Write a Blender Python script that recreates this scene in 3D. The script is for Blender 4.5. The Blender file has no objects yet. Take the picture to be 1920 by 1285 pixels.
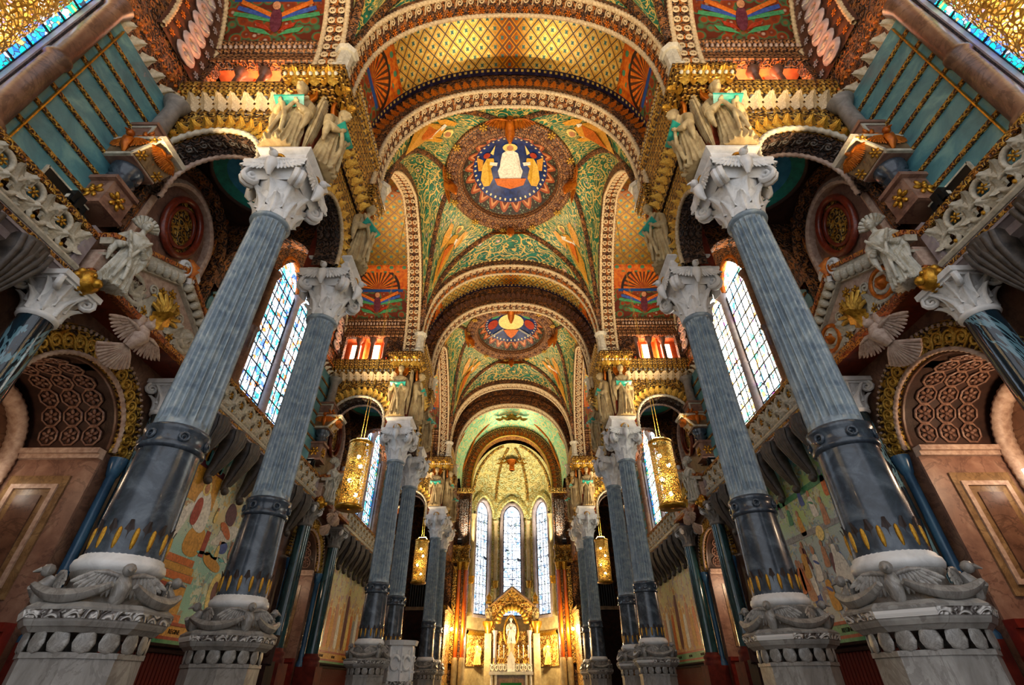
import bpy, math, random
import numpy as np
from math import pi, sin, cos, tan, sqrt, atan2, radians
from mathutils import Matrix, Vector

random.seed(7)
sc = bpy.context.scene
COL = sc.collection

# ------------------------------------------------------------------ camera
PITCH, ROLL, FPX = 0.6232, 0.0036, 895.68          # fitted on the column rows of the photograph (1920 x 1285)
cam_d = bpy.data.cameras.new('camera'); cam = bpy.data.objects.new('camera', cam_d); COL.objects.link(cam)
cam_d.sensor_width = 36.0; cam_d.lens = FPX / 1920 * 36; cam_d.clip_end = 300
cam.matrix_world = Matrix.Translation((0.066, 0, 1.6)) @ Matrix.Rotation(pi/2 + PITCH, 4, 'X') @ Matrix.Rotation(-ROLL, 4, 'Z')
sc.camera = cam

# ------------------------------------------------------------------ world, exposure
w = bpy.data.worlds.new('world'); sc.world = w; w.use_nodes = True
w.node_tree.nodes['Background'].inputs[0].default_value = (0.88, 0.92, 1.0, 1)
w.node_tree.nodes['Background'].inputs[1].default_value = 0.6     # daylight entering by the open west end of the nave
sc.view_settings.view_transform = 'Standard'; sc.view_settings.look = 'None'
sc.view_settings.gamma = 1.0; sc.view_settings.use_curve_mapping = False
sc.view_settings.exposure = 1.2
sc.cycles.max_bounces = 4; sc.cycles.diffuse_bounces = 3; sc.cycles.glossy_bounces = 2; sc.cycles.adaptive_threshold = 0.05
sc.cycles.caustics_reflective = False; sc.cycles.caustics_refractive = False
sc.cycles.sample_clamp_indirect = 4.0; sc.cycles.use_denoising = True
GLASS_STRENGTH = 4.0                                             # daylight behind the stained glass

# ------------------------------------------------------------------ layout (metres)
P, GAP, Y1, XC, XW = 14.477, 3.638, 7.363, 5.5, 9.5              # bay length, column gap, first column, column row, outer wall
def pier_y(k): return Y1 + P*k                                   # first column of pier k
def bay_y(k): return Y1 + P*k + GAP + (P-GAP)/2                  # centre of the bay behind pier k (k=-1: the near bay)
SIDE = {-1: 'left', 1: 'right'}

# ------------------------------------------------------------------ mesh helpers
class MB:
    def __init__(s): s.v = []; s.f = []; s.t = []; s.s = []
    def _add(s, V, F, T=None, smooth=False):
        o = len(s.v); s.v += [tuple(map(float, p)) for p in V]
        s.t += [tuple(map(float, q)) for q in T] if T is not None else [(float(p[0]+p[1]), float(p[2])) for p in V]
        s.f += [tuple(i+o for i in f) for f in F]; s.s += [smooth]*len(F)
        return s
    def grid(s, Pg, uv=None, smooth=True, cu=False, cv=False):
        Pg = np.asarray(Pg, float)
        if cu: Pg = np.concatenate([Pg, Pg[:1]], 0)
        if cv: Pg = np.concatenate([Pg, Pg[:, :1]], 1)
        a, b = Pg.shape[:2]
        if uv is None:
            du = np.linalg.norm(np.diff(Pg, axis=0), axis=2).mean(1); dv = np.linalg.norm(np.diff(Pg, axis=1), axis=2).mean(0)
            U = np.concatenate([[0], np.cumsum(du)]); Vv = np.concatenate([[0], np.cumsum(dv)])
            uv = np.stack(np.meshgrid(U, Vv, indexing='ij'), -1)
        F = [(i*b+j, i*b+j+1, (i+1)*b+j+1, (i+1)*b+j) for i in range(a-1) for j in range(b-1)]
        return s._add(Pg.reshape(-1, 3), F, np.asarray(uv).reshape(-1, 2), smooth)
    def box(s, x0, x1, y0, y1, z0, z1, bev=0):
        V = [(x, y, z) for x in (x0, x1) for y in (y0, y1) for z in (z0, z1)]
        for q in ((0,1,3,2), (4,6,7,5), (0,4,5,1), (2,3,7,6), (0,2,6,4), (1,5,7,3)):
            pts = [V[i] for i in q]
            n = np.cross(np.subtract(pts[1], pts[0]), np.subtract(pts[2], pts[0])); k = int(np.argmax(abs(n)))
            T = [((p[1], p[2]), (p[0], p[2]), (p[0], p[1]))[k] for p in pts]
            s._add(pts, [(0, 1, 2, 3)], T)
        return s
    def prism(s, poly, d0, d1, axis='y', smooth=False):
        n = len(poly)
        m = {'y': lambda p, d: (p[0], d, p[1]), 'x': lambda p, d: (d, p[0], p[1]), 'z': lambda p, d: (p[0], p[1], d)}[axis]
        A = [m(p, d0) for p in poly]; B = [m(p, d1) for p in poly]
        s._add(A, [tuple(range(n))], poly); s._add(B, [tuple(reversed(range(n)))], poly)
        for i in range(n):
            j = (i+1) % n
            s._add([A[i], A[j], B[j], B[i]], [(0, 1, 2, 3)], None, smooth)
        return s
    def lathe(s, prof, n=24, c=(0, 0, 0), a0=0, a1=2*pi, smooth=True, sx=1, sy=1):
        full = abs(a1-a0-2*pi) < 1e-6
        A = np.linspace(a0, a1, n+1)
        Pg = [[(c[0]+sx*r*cos(a), c[1]+sy*r*sin(a), c[2]+z) for r, z in prof] for a in A]
        return s.grid(Pg, smooth=smooth)
    def tube(s, path, r, n=6, caps=True, flat=1.0, up=None, closed=False):
        path = np.asarray(path, float); m = len(path)
        R = np.full(m, r) if np.isscalar(r) else np.asarray(r, float)
        T = np.gradient(path, axis=0) if not closed else (np.roll(path, -1, 0)-np.roll(path, 1, 0))
        T /= np.linalg.norm(T, axis=1)[:, None]+1e-9
        u = np.array(up if up is not None else ((0, 0, 1) if abs(T[0][2]) < .9 else (1, 0, 0)), float)
        Pg = []
        for i in range(m):
            u2 = (np.array(up, float) if up is not None else u); u2 = u2-T[i]*np.dot(u2, T[i]); u2 /= np.linalg.norm(u2)+1e-9; u = u2
            b = np.cross(T[i], u2)
            Pg.append([path[i]+R[i]*(cos(a)*b+flat*sin(a)*u2) for a in np.linspace(0, 2*pi, n, endpoint=False)])
        s.grid(Pg, cv=True, cu=closed)
        if caps and not closed:
            s._add(Pg[0], [tuple(range(n))]); s._add(Pg[-1], [tuple(reversed(range(n)))])
        return s
    def ball(s, c, r, n=10, m=6, sc3=(1, 1, 1), z0=-1.0):
        L = np.linspace(math.asin(z0), pi/2, m+1)
        Pg = [[(c[0]+r*sc3[0]*cos(l)*cos(a), c[1]+r*sc3[1]*cos(l)*sin(a), c[2]+r*sc3[2]*sin(l)) for l in L] for a in np.linspace(0, 2*pi, n+1)]
        return s.grid(Pg)
    def join(s, o, M=None):
        V = o.v if M is None else [tuple(M @ Vector(p)) for p in o.v]
        k = len(s.v); s.v += V; s.t += o.t; s.f += [tuple(i+k for i in f) for f in o.f]; s.s += o.s
        return s
    def mesh(s, name, *mats):
        me = bpy.data.meshes.new(name); me.from_pydata(s.v, [], s.f)
        me.polygons.foreach_set('use_smooth', s.s)
        uv = me.uv_layers.new(name='UVMap'); li = np.empty(len(me.loops), np.int32); me.loops.foreach_get('vertex_index', li)
        uv.data.foreach_set('uv', np.asarray(s.t, np.float32)[li].ravel())
        for m in mats: me.materials.append(M[m])
        return me

def ob(name, me, parent=None, mx=None, loc=None, rz=None, scale=None):
    if isinstance(me, tuple): me = me[0].mesh(name, me[1])
    o = bpy.data.objects.new(name, me); COL.objects.link(o)
    if parent is not None: o.parent = parent
    if mx is not None: o.matrix_basis = mx
    if loc is not None: o.location = loc
    if rz is not None: o.rotation_euler = (0, 0, rz)
    if scale is not None: o.scale = scale
    return o
def tag(o, label=None, cat=None, group=None, kind=None):
    for k, v in (('label', label), ('category', cat), ('group', group), ('kind', kind)):
        if v: o[k] = v
    return o
def thing(name, label, cat, loc=(0, 0, 0), rz=0, group=None, kind=None, scale=None):
    o = bpy.data.objects.new(name, None); COL.objects.link(o); o.location = loc; o.rotation_euler = (0, 0, rz)
    o.empty_display_size = .2
    if scale: o.scale = scale
    return tag(o, label, cat, group, kind)
def lite(name, typ, loc, energy, color, parent=None, size=.3, aim=None, spot=None, blend=.6):
    d = bpy.data.lights.new(name, typ); d.energy = energy; d.color = color
    if typ == 'AREA': d.size = size
    else: d.shadow_soft_size = size
    if typ == 'SPOT': d.spot_size = radians(spot or 90); d.spot_blend = blend
    o = bpy.data.objects.new(name, d); COL.objects.link(o); o.location = loc
    if aim is not None: o.rotation_euler = (Vector(aim)-Vector(loc)).to_track_quat('-Z', 'Y').to_euler()
    if parent: o.parent = parent
    return o

def resample(pts, n):
    pts = np.asarray(pts, float); d = np.linalg.norm(np.diff(pts, axis=0), axis=1); s = np.concatenate([[0], np.cumsum(d)])
    t = np.linspace(0, s[-1], n)
    return np.stack([np.interp(t, s, pts[:, i]) for i in range(pts.shape[1])], 1)
def plen(p): return float(np.linalg.norm(np.diff(p, axis=0), axis=1).sum())
def path_round(a, z0, zs, zc, e=2.3, n=72):                      # stilted, slightly squared round arch (u, z)
    q = [(-a*np.sign(cos(f))*abs(cos(f))**(2/e), zs+(zc-zs)*sin(f)**(2/e)) for f in np.linspace(0, pi, 161)]
    return resample([(-a, z0)]*(z0 < zs) + q + [(a, z0)]*(z0 < zs), n)
def path_point(a, z0, zc, n=64):                                  # pointed arch of two arcs
    h = zc-z0; R = (a*a+h*h)/(2*a); c = R-a; f1 = math.acos(c/R)
    q = [(-(R*cos(f)-c), z0+R*sin(f)) for f in np.linspace(0, f1, 60)]
    return resample(q + [(-x, z) for x, z in reversed(q[:-1])], n)
def normals2(p):
    t = np.gradient(p, axis=0); t /= np.linalg.norm(t, axis=1)[:, None]+1e-9
    return np.stack([-t[:, 1], t[:, 0]], 1), t                     # outward for left-to-right arches
def amap(axis, p, d): return (p[0], d, p[1]) if axis == 'y' else (d, p[0], p[1])
def sweep(path, prof, axis='y', mb=None, smooth=True, centre_u=True):
    nn, _ = normals2(path); mb = mb or MB()
    s = np.concatenate([[0], np.cumsum(np.linalg.norm(np.diff(path, axis=0), axis=1))]); s = s-(s[-1]/2 if centre_u else 0)
    for a, b in zip(prof[:-1], prof[1:]):
        Pg = [[amap(axis, path[i]+r*nn[i], d) for r, d in (a, b)] for i in range(len(path))]
        L = math.hypot(b[0]-a[0], b[1]-a[1])
        mb.grid(Pg, uv=[[(s[i], 0), (s[i], L)] for i in range(len(path))], smooth=smooth)
    return mb
def rope(path, r_off, d, rad, pitch, axis='y', k=7, per=5):       # twisted two-strand cable moulding along an arch
    L = plen(path); n = int(L/pitch*per); p = resample(path, n); nn, t = normals2(p)
    s = np.linspace(0, L, n); Pg = []
    for i in range(n):
        row = []
        for a in np.linspace(0, 2*pi, k, endpoint=False):
            R = rad*(1+.2*cos(2*a-2*pi*s[i]/pitch))
            row.append(amap(axis, p[i]+nn[i]*(r_off+R*sin(a)), d+R*cos(a)))
        Pg.append(row)
    return MB().grid(Pg, cv=True)
def frames(path, n, axis='y', r=0, d=0, face='soffit', half=True):
    p = resample(path, n+1); q = (p[:-1]+p[1:])/2; nn, t = normals2(p); nn = nn[:-1]+nn[1:]; nn /= np.linalg.norm(nn, axis=1)[:, None]
    t = np.diff(p, axis=0); t /= np.linalg.norm(t, axis=1)[:, None]; out = []
    for i in range(n):
        o = Vector(amap(axis, q[i]+nn[i]*r, d)); T = Vector(amap(axis, t[i], 0)); Nn = Vector(amap(axis, nn[i], 0))
        if face == 'soffit': Z = -Nn; Y = Z.cross(T)
        else: Z = Vector((0, -1, 0)) if axis == 'y' else Vector((-1, 0, 0)); Y = Nn; T = Y.cross(Z)
        m = Matrix((T, Y, Z)).transposed().to_4x4(); m.translation = o; out.append(m)
    return out
def mat4(loc, X, Y, Z, s=1.0):
    m = Matrix((Vector(X)*s, Vector(Y)*s, Vector(Z)*s)).transposed().to_4x4(); m.translation = loc; return m
def strip(prof, y0, y1, axis='y', mb=None, smooth=False):           # straight moulding: prof of (a, z) extruded along axis
    mb = mb or MB()
    if axis == 'y': f = lambda p, d: (p[0], d, p[1])
    else: f = lambda p, d: (d, p[0], p[1])
    for a, b in zip(prof[:-1], prof[1:]):
        L = math.hypot(b[0]-a[0], b[1]-a[1])
        mb._add([f(a, y0), f(b, y0), f(b, y1), f(a, y1)], [(0, 1, 2, 3)], [(y0, 0), (y0, L), (y1, L), (y1, 0)], smooth)
    return mb

# ------------------------------------------------------------------ materials
M = {}
def C(h): return tuple((c/12.92 if c <= .04045 else ((c+.055)/1.055)**2.4) for c in (int(h[i:i+2], 16)/255 for i in (0, 2, 4))) + (1,)
class NT:
    def __init__(s, name):
        m = bpy.data.materials.new(name); m.use_nodes = True; s.m = m; s.t = m.node_tree; s.b = s.t.nodes['Principled BSDF']; M[name] = m
    def n(s, kind, ins=None, **pr):
        nd = s.t.nodes.new('ShaderNode'+kind)
        for k, v in pr.items(): setattr(nd, k, v)
        for k, v in (ins or {}).items(): s.put(nd.inputs[k], v)
        return nd
    def put(s, sock, v):
        if isinstance(v, bpy.types.NodeSocket): s.t.links.new(v, sock)
        else: sock.default_value = v
    def ma(s, op, a, b=0.0, c=None):
        nd = s.t.nodes.new('ShaderNodeMath'); nd.operation = op; s.put(nd.inputs[0], a); s.put(nd.inputs[1], b)
        if c is not None: s.put(nd.inputs[2], c)
        return nd.outputs[0]
    def mix(s, f, a, b):
        nd = s.t.nodes.new('ShaderNodeMix'); nd.data_type = 'RGBA'; s.put(nd.inputs[0], f); s.put(nd.inputs[6], a); s.put(nd.inputs[7], b)
        return nd.outputs[2]
    def co(s, which='Object'): return s.n('TexCoord').outputs[which]
    def xyz(s, v):
        nd = s.n('SeparateXYZ', {0: v}); return nd.outputs
    def vec(s, x, y, z=0.0): return s.n('CombineXYZ', {0: x, 1: y, 2: z}).outputs[0]
    def noise(s, v, sc_, det=4, rough=.55, dist=0.0): return s.n('TexNoise', {'Vector': v, 'Scale': sc_, 'Detail': det, 'Roughness': rough, 'Distortion': dist}).outputs
    def vor(s, v, sc_, feature='F1', rnd=1.0): return s.n('TexVoronoi', {'Vector': v, 'Scale': sc_, 'Randomness': rnd}, feature=feature).outputs
    def ramp(s, f, *stops, interp='LINEAR'):
        nd = s.n('ValToRGB', {0: f}); cr = nd.color_ramp; cr.interpolation = interp
        while len(cr.elements) < len(stops): cr.elements.new(0.5)
        for e, (p, c) in zip(cr.elements, stops): e.position = p; e.color = C(c) if isinstance(c, str) else c
        return nd.outputs[0]
    def bump(s, h, st=.5, dist=.02): s.put(s.b.inputs['Normal'], s.n('Bump', {'Height': h, 'Strength': st, 'Distance': dist}).outputs[0])
    def fin(s, col, rough=.5, metal=0.0, spec=.5, coat=0.0):
        s.put(s.b.inputs['Base Color'], C(col) if isinstance(col, str) else col); s.put(s.b.inputs['Roughness'], rough); s.put(s.b.inputs['Metallic'], metal)
        s.b.inputs['Specular IOR Level'].default_value = spec; s.b.inputs['Coat Weight'].default_value = coat
        return s.m
    def emit(s, col, st):
        s.put(s.b.inputs['Emission Color'], col); s.put(s.b.inputs['Emission Strength'], st)
    def step(s, a, b): return s.ma('LESS_THAN', a, b)
    def between(s, v, a, b): return s.ma('MULTIPLY', s.ma('GREATER_THAN', v, a), s.ma('LESS_THAN', v, b))

def marble(name, c0, c1, c2, sc_=2.0, vein=None, rough=.3, spec=.5, coat=0.0, bs=.15, stretch=1.0, veinw=.025, vsc=1.3, vs=.4):
    t = NT(name); v = t.co(); v = t.n('Mapping', {'Vector': v, 'Scale': (1, 1, stretch)}).outputs[0]
    n1 = t.noise(v, sc_, 8, .65, .6)[0]; col = t.ramp(n1, (.25, c0), (.5, c1), (.75, c2))
    if vein:
        n2 = t.noise(v, vsc, 5, .6, 1.2)[0]; d = t.ma('ABSOLUTE', t.ma('SUBTRACT', n2, .5)); f = t.ma('MULTIPLY', t.step(d, veinw), vs)
        col = t.mix(f, col, C(vein))
    t.bump(t.noise(v, sc_*14, 3)[0], bs, .01); return t.fin(col, rough, 0, spec, coat)
def carved(name, ground, relief, sc_=4.0, metal=0.0, rough=.5, warm=None, bs=.8, rings=9.0):
    t = NT(name); uv = t.co('UV'); wv = t.n('VectorMath', {0: uv, 1: t.n('VectorMath', {0: t.noise(uv, 3.0, 2)[1], 1: (.12, .12, 0)}, operation='MULTIPLY').outputs[0]}, operation='ADD').outputs[0]
    d = t.vor(wv, sc_, 'F1', .35)[0]; e = t.vor(wv, sc_, 'DISTANCE_TO_EDGE', .35)[0]
    ring = t.ma('SINE', t.ma('MULTIPLY', d, rings*2.2)); leaf = t.ma('SINE', t.ma('MULTIPLY', t.noise(wv, sc_*1.1, 2)[0], 20.0))
    h = t.ma('MAXIMUM', ring, t.ma('MULTIPLY', leaf, .7)); f = t.n('MapRange', {0: h, 1: -.15, 2: .35}).outputs[0]
    rel = C(relief)
    if warm: rel = t.mix(t.ramp(t.noise(uv, 2.5, 3)[0], (.42, (0, 0, 0, 1)), (.58, (1, 1, 1, 1))), rel, C(warm))
    t.bump(h, bs, .06); return t.fin(t.mix(f, C(ground), rel), rough, t.ma('MULTIPLY', f, metal))
def speck(name, c0, c1, sc_=6.0, metal=0.0, rough=.5, bs=.3, spec=.5, det=5):
    t = NT(name); v = t.co(); n1 = t.noise(v, sc_, det, .6)[0]
    t.bump(n1, bs, .02); return t.fin(t.ramp(n1, (.3, c0), (.7, c1)), rough, metal, spec)

marble('blue_grey_marble', '4e5f70', '82919a', 'b6bebb', 4.0, None, .28, bs=.1)
marble('dark_drum_marble', '1c232b', '38424d', '656f78', 3.2, None, .25, coat=.15, vsc=1.1, bs=.06)
marble('white_marble', 'b4b1ac', 'dad8d4', 'f0eeea', 2.5, None, .45, bs=.25)
marble('pedestal_marble', '6f6a63', '918c85', 'b2aea6', 3.2, '5e5750', .35, vsc=2.4, veinw=.03, stretch=.5)
marble('ochre_marble', '6b5034', '8a6c49', 'a98c63', 2.5, '4a3320', .3, vsc=2)
marble('statue_stone', '80694a', 'ab9468', 'cfbb8c', 3.0, None, .6, bs=.3)
marble('prophet_stone', '8c8a80', 'b9b6a8', 'd8d4c6', 3.0, '7c6a3a', .55, bs=.3)
marble('teal_marble', '2f626e', '548a94', '8ab8b2', 1.1, None, .35, stretch=1.5, bs=.06)
marble('black_marble', '0c1216', '14202a', '1d3540', 2.0, '6b93a0', .12, coat=.4, vsc=.8, veinw=.012, stretch=.35, vs=.8)
marble('green_marble', '10262a', '1d3d42', '2c565a', 2.0, '0b1a1c', .15, coat=.3, vsc=1.0, stretch=.4)
marble('blue_shaft_marble', '1b3247', '2f5575', '4b7c9b', 2.0, None, .25, stretch=.4)
marble('red_marble', '571d10', '7c2d18', '9a4427', 3.0, '3f1510', .3, vsc=2.0)
marble('brown_marble', '4a3126', '6e4e3d', '8d6c55', 2.0, '2f1c14', .35, vsc=1.5)
marble('rose_marble', '6b4b3f', '8f6a58', 'b08f78', 1.8, '4d3129', .4, vsc=1.2)
marble('grey_stone', '57534f', '77726c', '96918a', 3.0, None, .6, bs=.3)
marble('lilac_stone', '7a6e72', '95888a', 'b3a8a6', 2.5, None, .55)
marble('orange_marble', '8a3208', 'b4500f', 'd7791d', 1.0, None, .25, stretch=.3, coat=.3)
marble('apse_stone', '8a7654', 'a8946a', 'c4b288', 3.0, None, .5)
speck('gilt', '8a5a12', 'e0ab3c', 9.0, .75, .32, .5)
speck('gilt_leaf', '9a6a1a', 'f0c65a', 14.0, .6, .38, .6)
speck('amber_gilt', '8a3c08', 'd97a18', 6.0, .45, .4, .5)
speck('brown_stone', '3a2016', '6a4330', 5.0, 0, .55, .5)
speck('dark_stone', '1d1310', '3a2820', 4.0, 0, .6, .4)
speck('pale_rope_stone', '9a7f5c', 'd6c19a', 12.0, 0, .5, .4)
speck('pink_stone', '9c7c6a', 'd0b6a2', 8.0, 0, .5, .4)
speck('cream_stone', '9c937f', 'd4ccb8', 7.0, 0, .55, .4)
speck('dark_wood', '170a07', '34170f', 4.0, 0, .65, .2, .2)
speck('red_wood', '42110b', '6e2417', 3.0, 0, .65, .2, .2)
speck('console_stone', '2a2420', '5a5048', 6.0, 0, .5, .4)
speck('teal_enamel', '1a8272', '35b09a', 6.0, 0, .4, .1)
speck('black_metal', '070707', '141414', 6.0, .3, .4, .1)
speck('iron_lead', '101318', '1e232b', 6.0, .2, .5, .1)
speck('orange_plaster', 'b4491c', 'e07a3c', 3.0, 0, .6, .2)
speck('umber_vault', '2c1a14', '4b2f24', 3.0, 0, .6, .3)
speck('sky_enamel', '1a84c4', '4cb8ea', 3.0, 0, .35, .1)
speck('turquoise_tile', '148078', '2cb0a2', 6.0, 0, .35, .1)
speck('candle_wax', 'e6ddc4', 'f6f0e0', 6.0, 0, .5, .05)
speck('green_cloth', '0c5a24', '17813a', 20.0, 0, .8, .2)
speck('choir_red', '5a1410', '8a2a1c', 3.0, 0, .4, .1)
carved('brown_carved', '22110c', '6e4830', 4.2, 0, .5, 'a5652a', 1.0)
carved('gilt_carved', '2e1608', 'c08a2c', 4.0, .5, .4, 'e7c064', 1.0)
carved('pale_carved', '5a3a26', 'c9ab82', 4.5, 0, .5, 'd88b3a', 1.0)
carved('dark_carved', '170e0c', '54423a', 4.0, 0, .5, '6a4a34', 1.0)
carved('white_carved', '6b6460', 'd2cdc6', 4.0, 0, .5, None, 1.0)
carved('grey_carved', '1f1b18', '9a9288', 4.0, 0, .5, None, 1.0)
carved('inlay_red', '5c2410', 'a8501c', 6.0, 0, .45, 'd08a30', .4)
carved('strip_gilt', '4c2410', 'b8742a', 7.0, .35, .4, 'e3b048', .9, 7)
carved('apse_gold', 'a8964a', 'e2d089', 2.2, .15, .4, 'c6d2a2', .5)
carved('amber_relief', '7a420c', 'dba043', 2.4, .4, .4, 'f0cf7a', 1.0)

def rosette_rows(name, ground, gold0, gold1, du, dv, metal=.45):      # rows of small gilt rosettes on a dark ground
    t = NT(name); uv = t.xyz(t.co('UV')); b = t.ma('DIVIDE', uv[1], dv); rw = t.ma('MULTIPLY', t.ma('MODULO', t.ma('FLOOR', b), 2.0), .5)
    x = t.ma('MULTIPLY', t.ma('SUBTRACT', t.ma('FRACT', t.ma('ADD', t.ma('DIVIDE', uv[0], du), rw)), .5), 2.0); y = t.ma('MULTIPLY', t.ma('SUBTRACT', t.ma('FRACT', b), .5), 2.0)
    d = t.ma('SQRT', t.ma('ADD', t.ma('MULTIPLY', x, x), t.ma('MULTIPLY', y, y))); pet = t.ma('MULTIPLY', d, t.ma('ADD', 1.0, t.ma('MULTIPLY', t.ma('COSINE', t.ma('MULTIPLY', t.ma('ARCTAN2', y, x), 5.0)), .22)))
    h = t.ma('SQRT', t.ma('MAXIMUM', t.ma('SUBTRACT', 1.0, t.ma('MULTIPLY', pet, pet)), 0.0)); eye = t.step(d, .25); f = t.step(pet, .92)
    g = t.ramp(t.noise(t.co('UV'), 5, 3)[0], (.35, gold0), (.65, gold1)); col = t.mix(f, C(ground), g); col = t.mix(eye, col, C(ground))
    t.bump(t.ma('SUBTRACT', h, t.ma('MULTIPLY', eye, .4)), 1.0, .05); return t.fin(col, .4, t.ma('MULTIPLY', f, metal))
rosette_rows('rosette_gilt', '2a1408', '8a5a1c', 'dcae4c', .26, .21); rosette_rows('rosette_brown', '200f0a', '6a3f22', 'a87444', .24, .2, 0.0)
def glow(name, col, st):
    t = NT(name); t.fin(col, .5); t.emit(C(col), st); return t.m
glow('bulb', 'ffd9a0', 11.0); glow('white_lamp', 'fff2e0', 8.0); glow('flood_lens', 'fff2e0', 1.5); glow('sun_patch_glow', 'ffd9b8', 5.0)

def glass(name, cells, sc_, strength, border=None):               # leaded coloured glass lit by the day behind it
    t = NT(name); uv = t.co('UV'); wob = t.n('VectorMath', {0: uv, 1: t.n('VectorMath', {0: t.noise(uv, 2.5, 2)[1], 1: (.25, .25, 0)}, operation='MULTIPLY').outputs[0]}, operation='ADD').outputs[0]
    v = t.vor(wob, sc_, 'F1'); edge = t.vor(wob, sc_, 'DISTANCE_TO_EDGE')[0]
    r = t.xyz(v[1])[0]; col = t.ramp(r, *cells, interp='CONSTANT')
    big = t.ramp(t.noise(uv, .55, 2)[0], (.35, (.4, .48, .62, 1)), (.65, (1, 1, 1, 1)))
    col = t.n('Mix', {0: 1.0, 6: col, 7: big}, data_type='RGBA', blend_type='MULTIPLY').outputs[2]
    col = t.mix(t.step(edge, .045), col, C('1a2028'))
    t.fin(col, .15); t.emit(col, strength); return t.m
glass('glass_blue', [(0, 'e9f3fb'), (.3, 'b8dcf2'), (.48, 'f7fbff'), (.62, '4f9fc8'), (.72, '2f8f86'), (.8, 'e8c9b0'), (.87, 'cf6a34'), (.92, 'dfeaf8'), (.96, '3a58b8')], 5.5, GLASS_STRENGTH*.7)
glass('glass_warm', [(0, 'fdf0d8'), (.3, 'f0ead0'), (.48, 'fff4dc'), (.62, '6fb4c4'), (.7, 'e8c27a'), (.78, 'd97f3e'), (.84, 'f4e6d0'), (.92, '3f9a70'), (.97, 'b05aa0')], 5.5, GLASS_STRENGTH*1.5)
glass('glass_gold', [(0, 'b8832e'), (.2, 'e8c274'), (.4, '7a4a18'), (.5, 'f4dca0'), (.65, 'a36a26'), (.8, 'fff0c8'), (.92, '8a6a8a')], 7.0, GLASS_STRENGTH*1.1)
glass('glass_apse', [(0, 'eef3fb'), (.3, 'f8fbff'), (.5, 'd8e6f6'), (.7, 'fbfdff'), (.82, 'b8cfe6'), (.9, '7fa6cc'), (.96, 'c8dcc8')], 4.5, GLASS_STRENGTH*.34)
glass('glass_border', [(0, '0f9a8a'), (.25, '2f7fd0'), (.45, 'f0f4f8'), (.6, '1fb06a'), (.75, 'e8b050'), (.88, '205ac0')], 8.0, GLASS_STRENGTH*.8)

def diamond_mosaic(name, half, gold0, gold1, orange, wid=2.95):
    t = NT(name); uv = t.xyz(t.co('UV')); u, v = uv[0], uv[1]; au = t.ma('ABSOLUTE', u)
    a = t.ma('MULTIPLY', u, 1/.62); b = t.ma('MULTIPLY', v, 1/.74)
    p = t.ma('ADD', a, b); q = t.ma('SUBTRACT', a, b)
    fp = t.ma('ABSOLUTE', t.ma('SUBTRACT', t.ma('FRACT', p), .5)); fq = t.ma('ABSOLUTE', t.ma('SUBTRACT', t.ma('FRACT', q), .5))
    mx = t.ma('MAXIMUM', fp, fq); mn = t.ma('MINIMUM', fp, fq)
    gold = t.ramp(t.noise(t.co('UV'), 6, 3)[0], (.3, gold0), (.7, gold1))
    hub = t.ramp(t.ma('DIVIDE', au, half), (0.0, 'a8541a'), (.05, 'c98f2c'), (.1, 'ffffff'), (1, 'ffffff'))
    gold = t.n('Mix', {0: 1.0, 6: gold, 7: hub}, data_type='RGBA', blend_type='MULTIPLY').outputs[2]
    star = t.ma('LESS_THAN', t.ma('ADD', mx, t.ma('MULTIPLY', mn, 1.8)), .23)
    col = t.mix(t.between(mx, .33, .39), gold, C(orange)); col = t.mix(star, col, C('3f6a6a')); col = t.mix(t.ma('GREATER_THAN', mx, .44), col, C('5f3f1a'))
    # lower ends: orange ground, radiating fan, blue band with bird panel
    r = t.ma('DIVIDE', au, half)
    fx = t.ma('SUBTRACT', .80*half, au); fy = t.ma('SUBTRACT', v, wid/2); ang = t.ma('ARCTAN2', fy, fx); rad = t.ma('SQRT', t.ma('ADD', t.ma('MULTIPLY', fx, fx), t.ma('MULTIPLY', fy, fy)))
    ray = t.ma('GREATER_THAN', t.ma('SINE', t.ma('MULTIPLY', ang, 26.0)), .1)
    org = t.ramp(t.noise(t.co('UV'), 5, 4)[0], (.35, 'a83c0c'), (.65, 'd2761a'))
    fan = t.mix(t.ma('MULTIPLY', ray, t.step(rad, 1.15)), org, C('4a2a14')); fan = t.mix(t.between(rad, 1.15, 1.3), fan, C('2a1a14'))
    col = t.mix(t.ma('GREATER_THAN', r, .60), col, t.mix(t.step(t.ma('ADD', mx, t.ma('MULTIPLY', mn, .5)), .25), org, C('3f7a5a')))
    col = t.mix(t.ma('GREATER_THAN', r, .66), col, fan)
    low = t.ramp(t.vor(t.co('UV'), 3.0)[0], (.1, 'b89a86'), (.25, '6a2a14'), (.5, '8a3a18'), (.62, '2f6a44'), (.75, '5a2414'))
    col = t.mix(t.ma('GREATER_THAN', r, .80), col, low)
    band = t.ma('MULTIPLY', t.between(r, .80, .823), t.between(v, .45, wid-.45)); col = t.mix(band, col, C('15407e'))
    bd = t.ma('MINIMUM', v, t.ma('SUBTRACT', wid, v)); dots = t.ma('GREATER_THAN', t.ma('SINE', t.ma('MULTIPLY', u, 24.0)), .2)
    col = t.mix(t.step(bd, .2), col, t.mix(t.ma('MULTIPLY', dots, t.between(bd, .05, .15)), C('2a2440'), C('d9b85a')))
    metal = t.ma('MULTIPLY', t.ma('MULTIPLY', t.step(r, .62), t.ma('GREATER_THAN', .44, mx)), .55)
    t.bump(t.noise(t.co('UV'), 40, 2)[0], .25, .01); t.fin(col, .38, metal); return t.m
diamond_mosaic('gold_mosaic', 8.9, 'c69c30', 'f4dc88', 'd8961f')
diamond_mosaic('gold_mosaic_side', 7.0, '6a4e14', '9c8030', '8a5612', 3.8)

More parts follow.
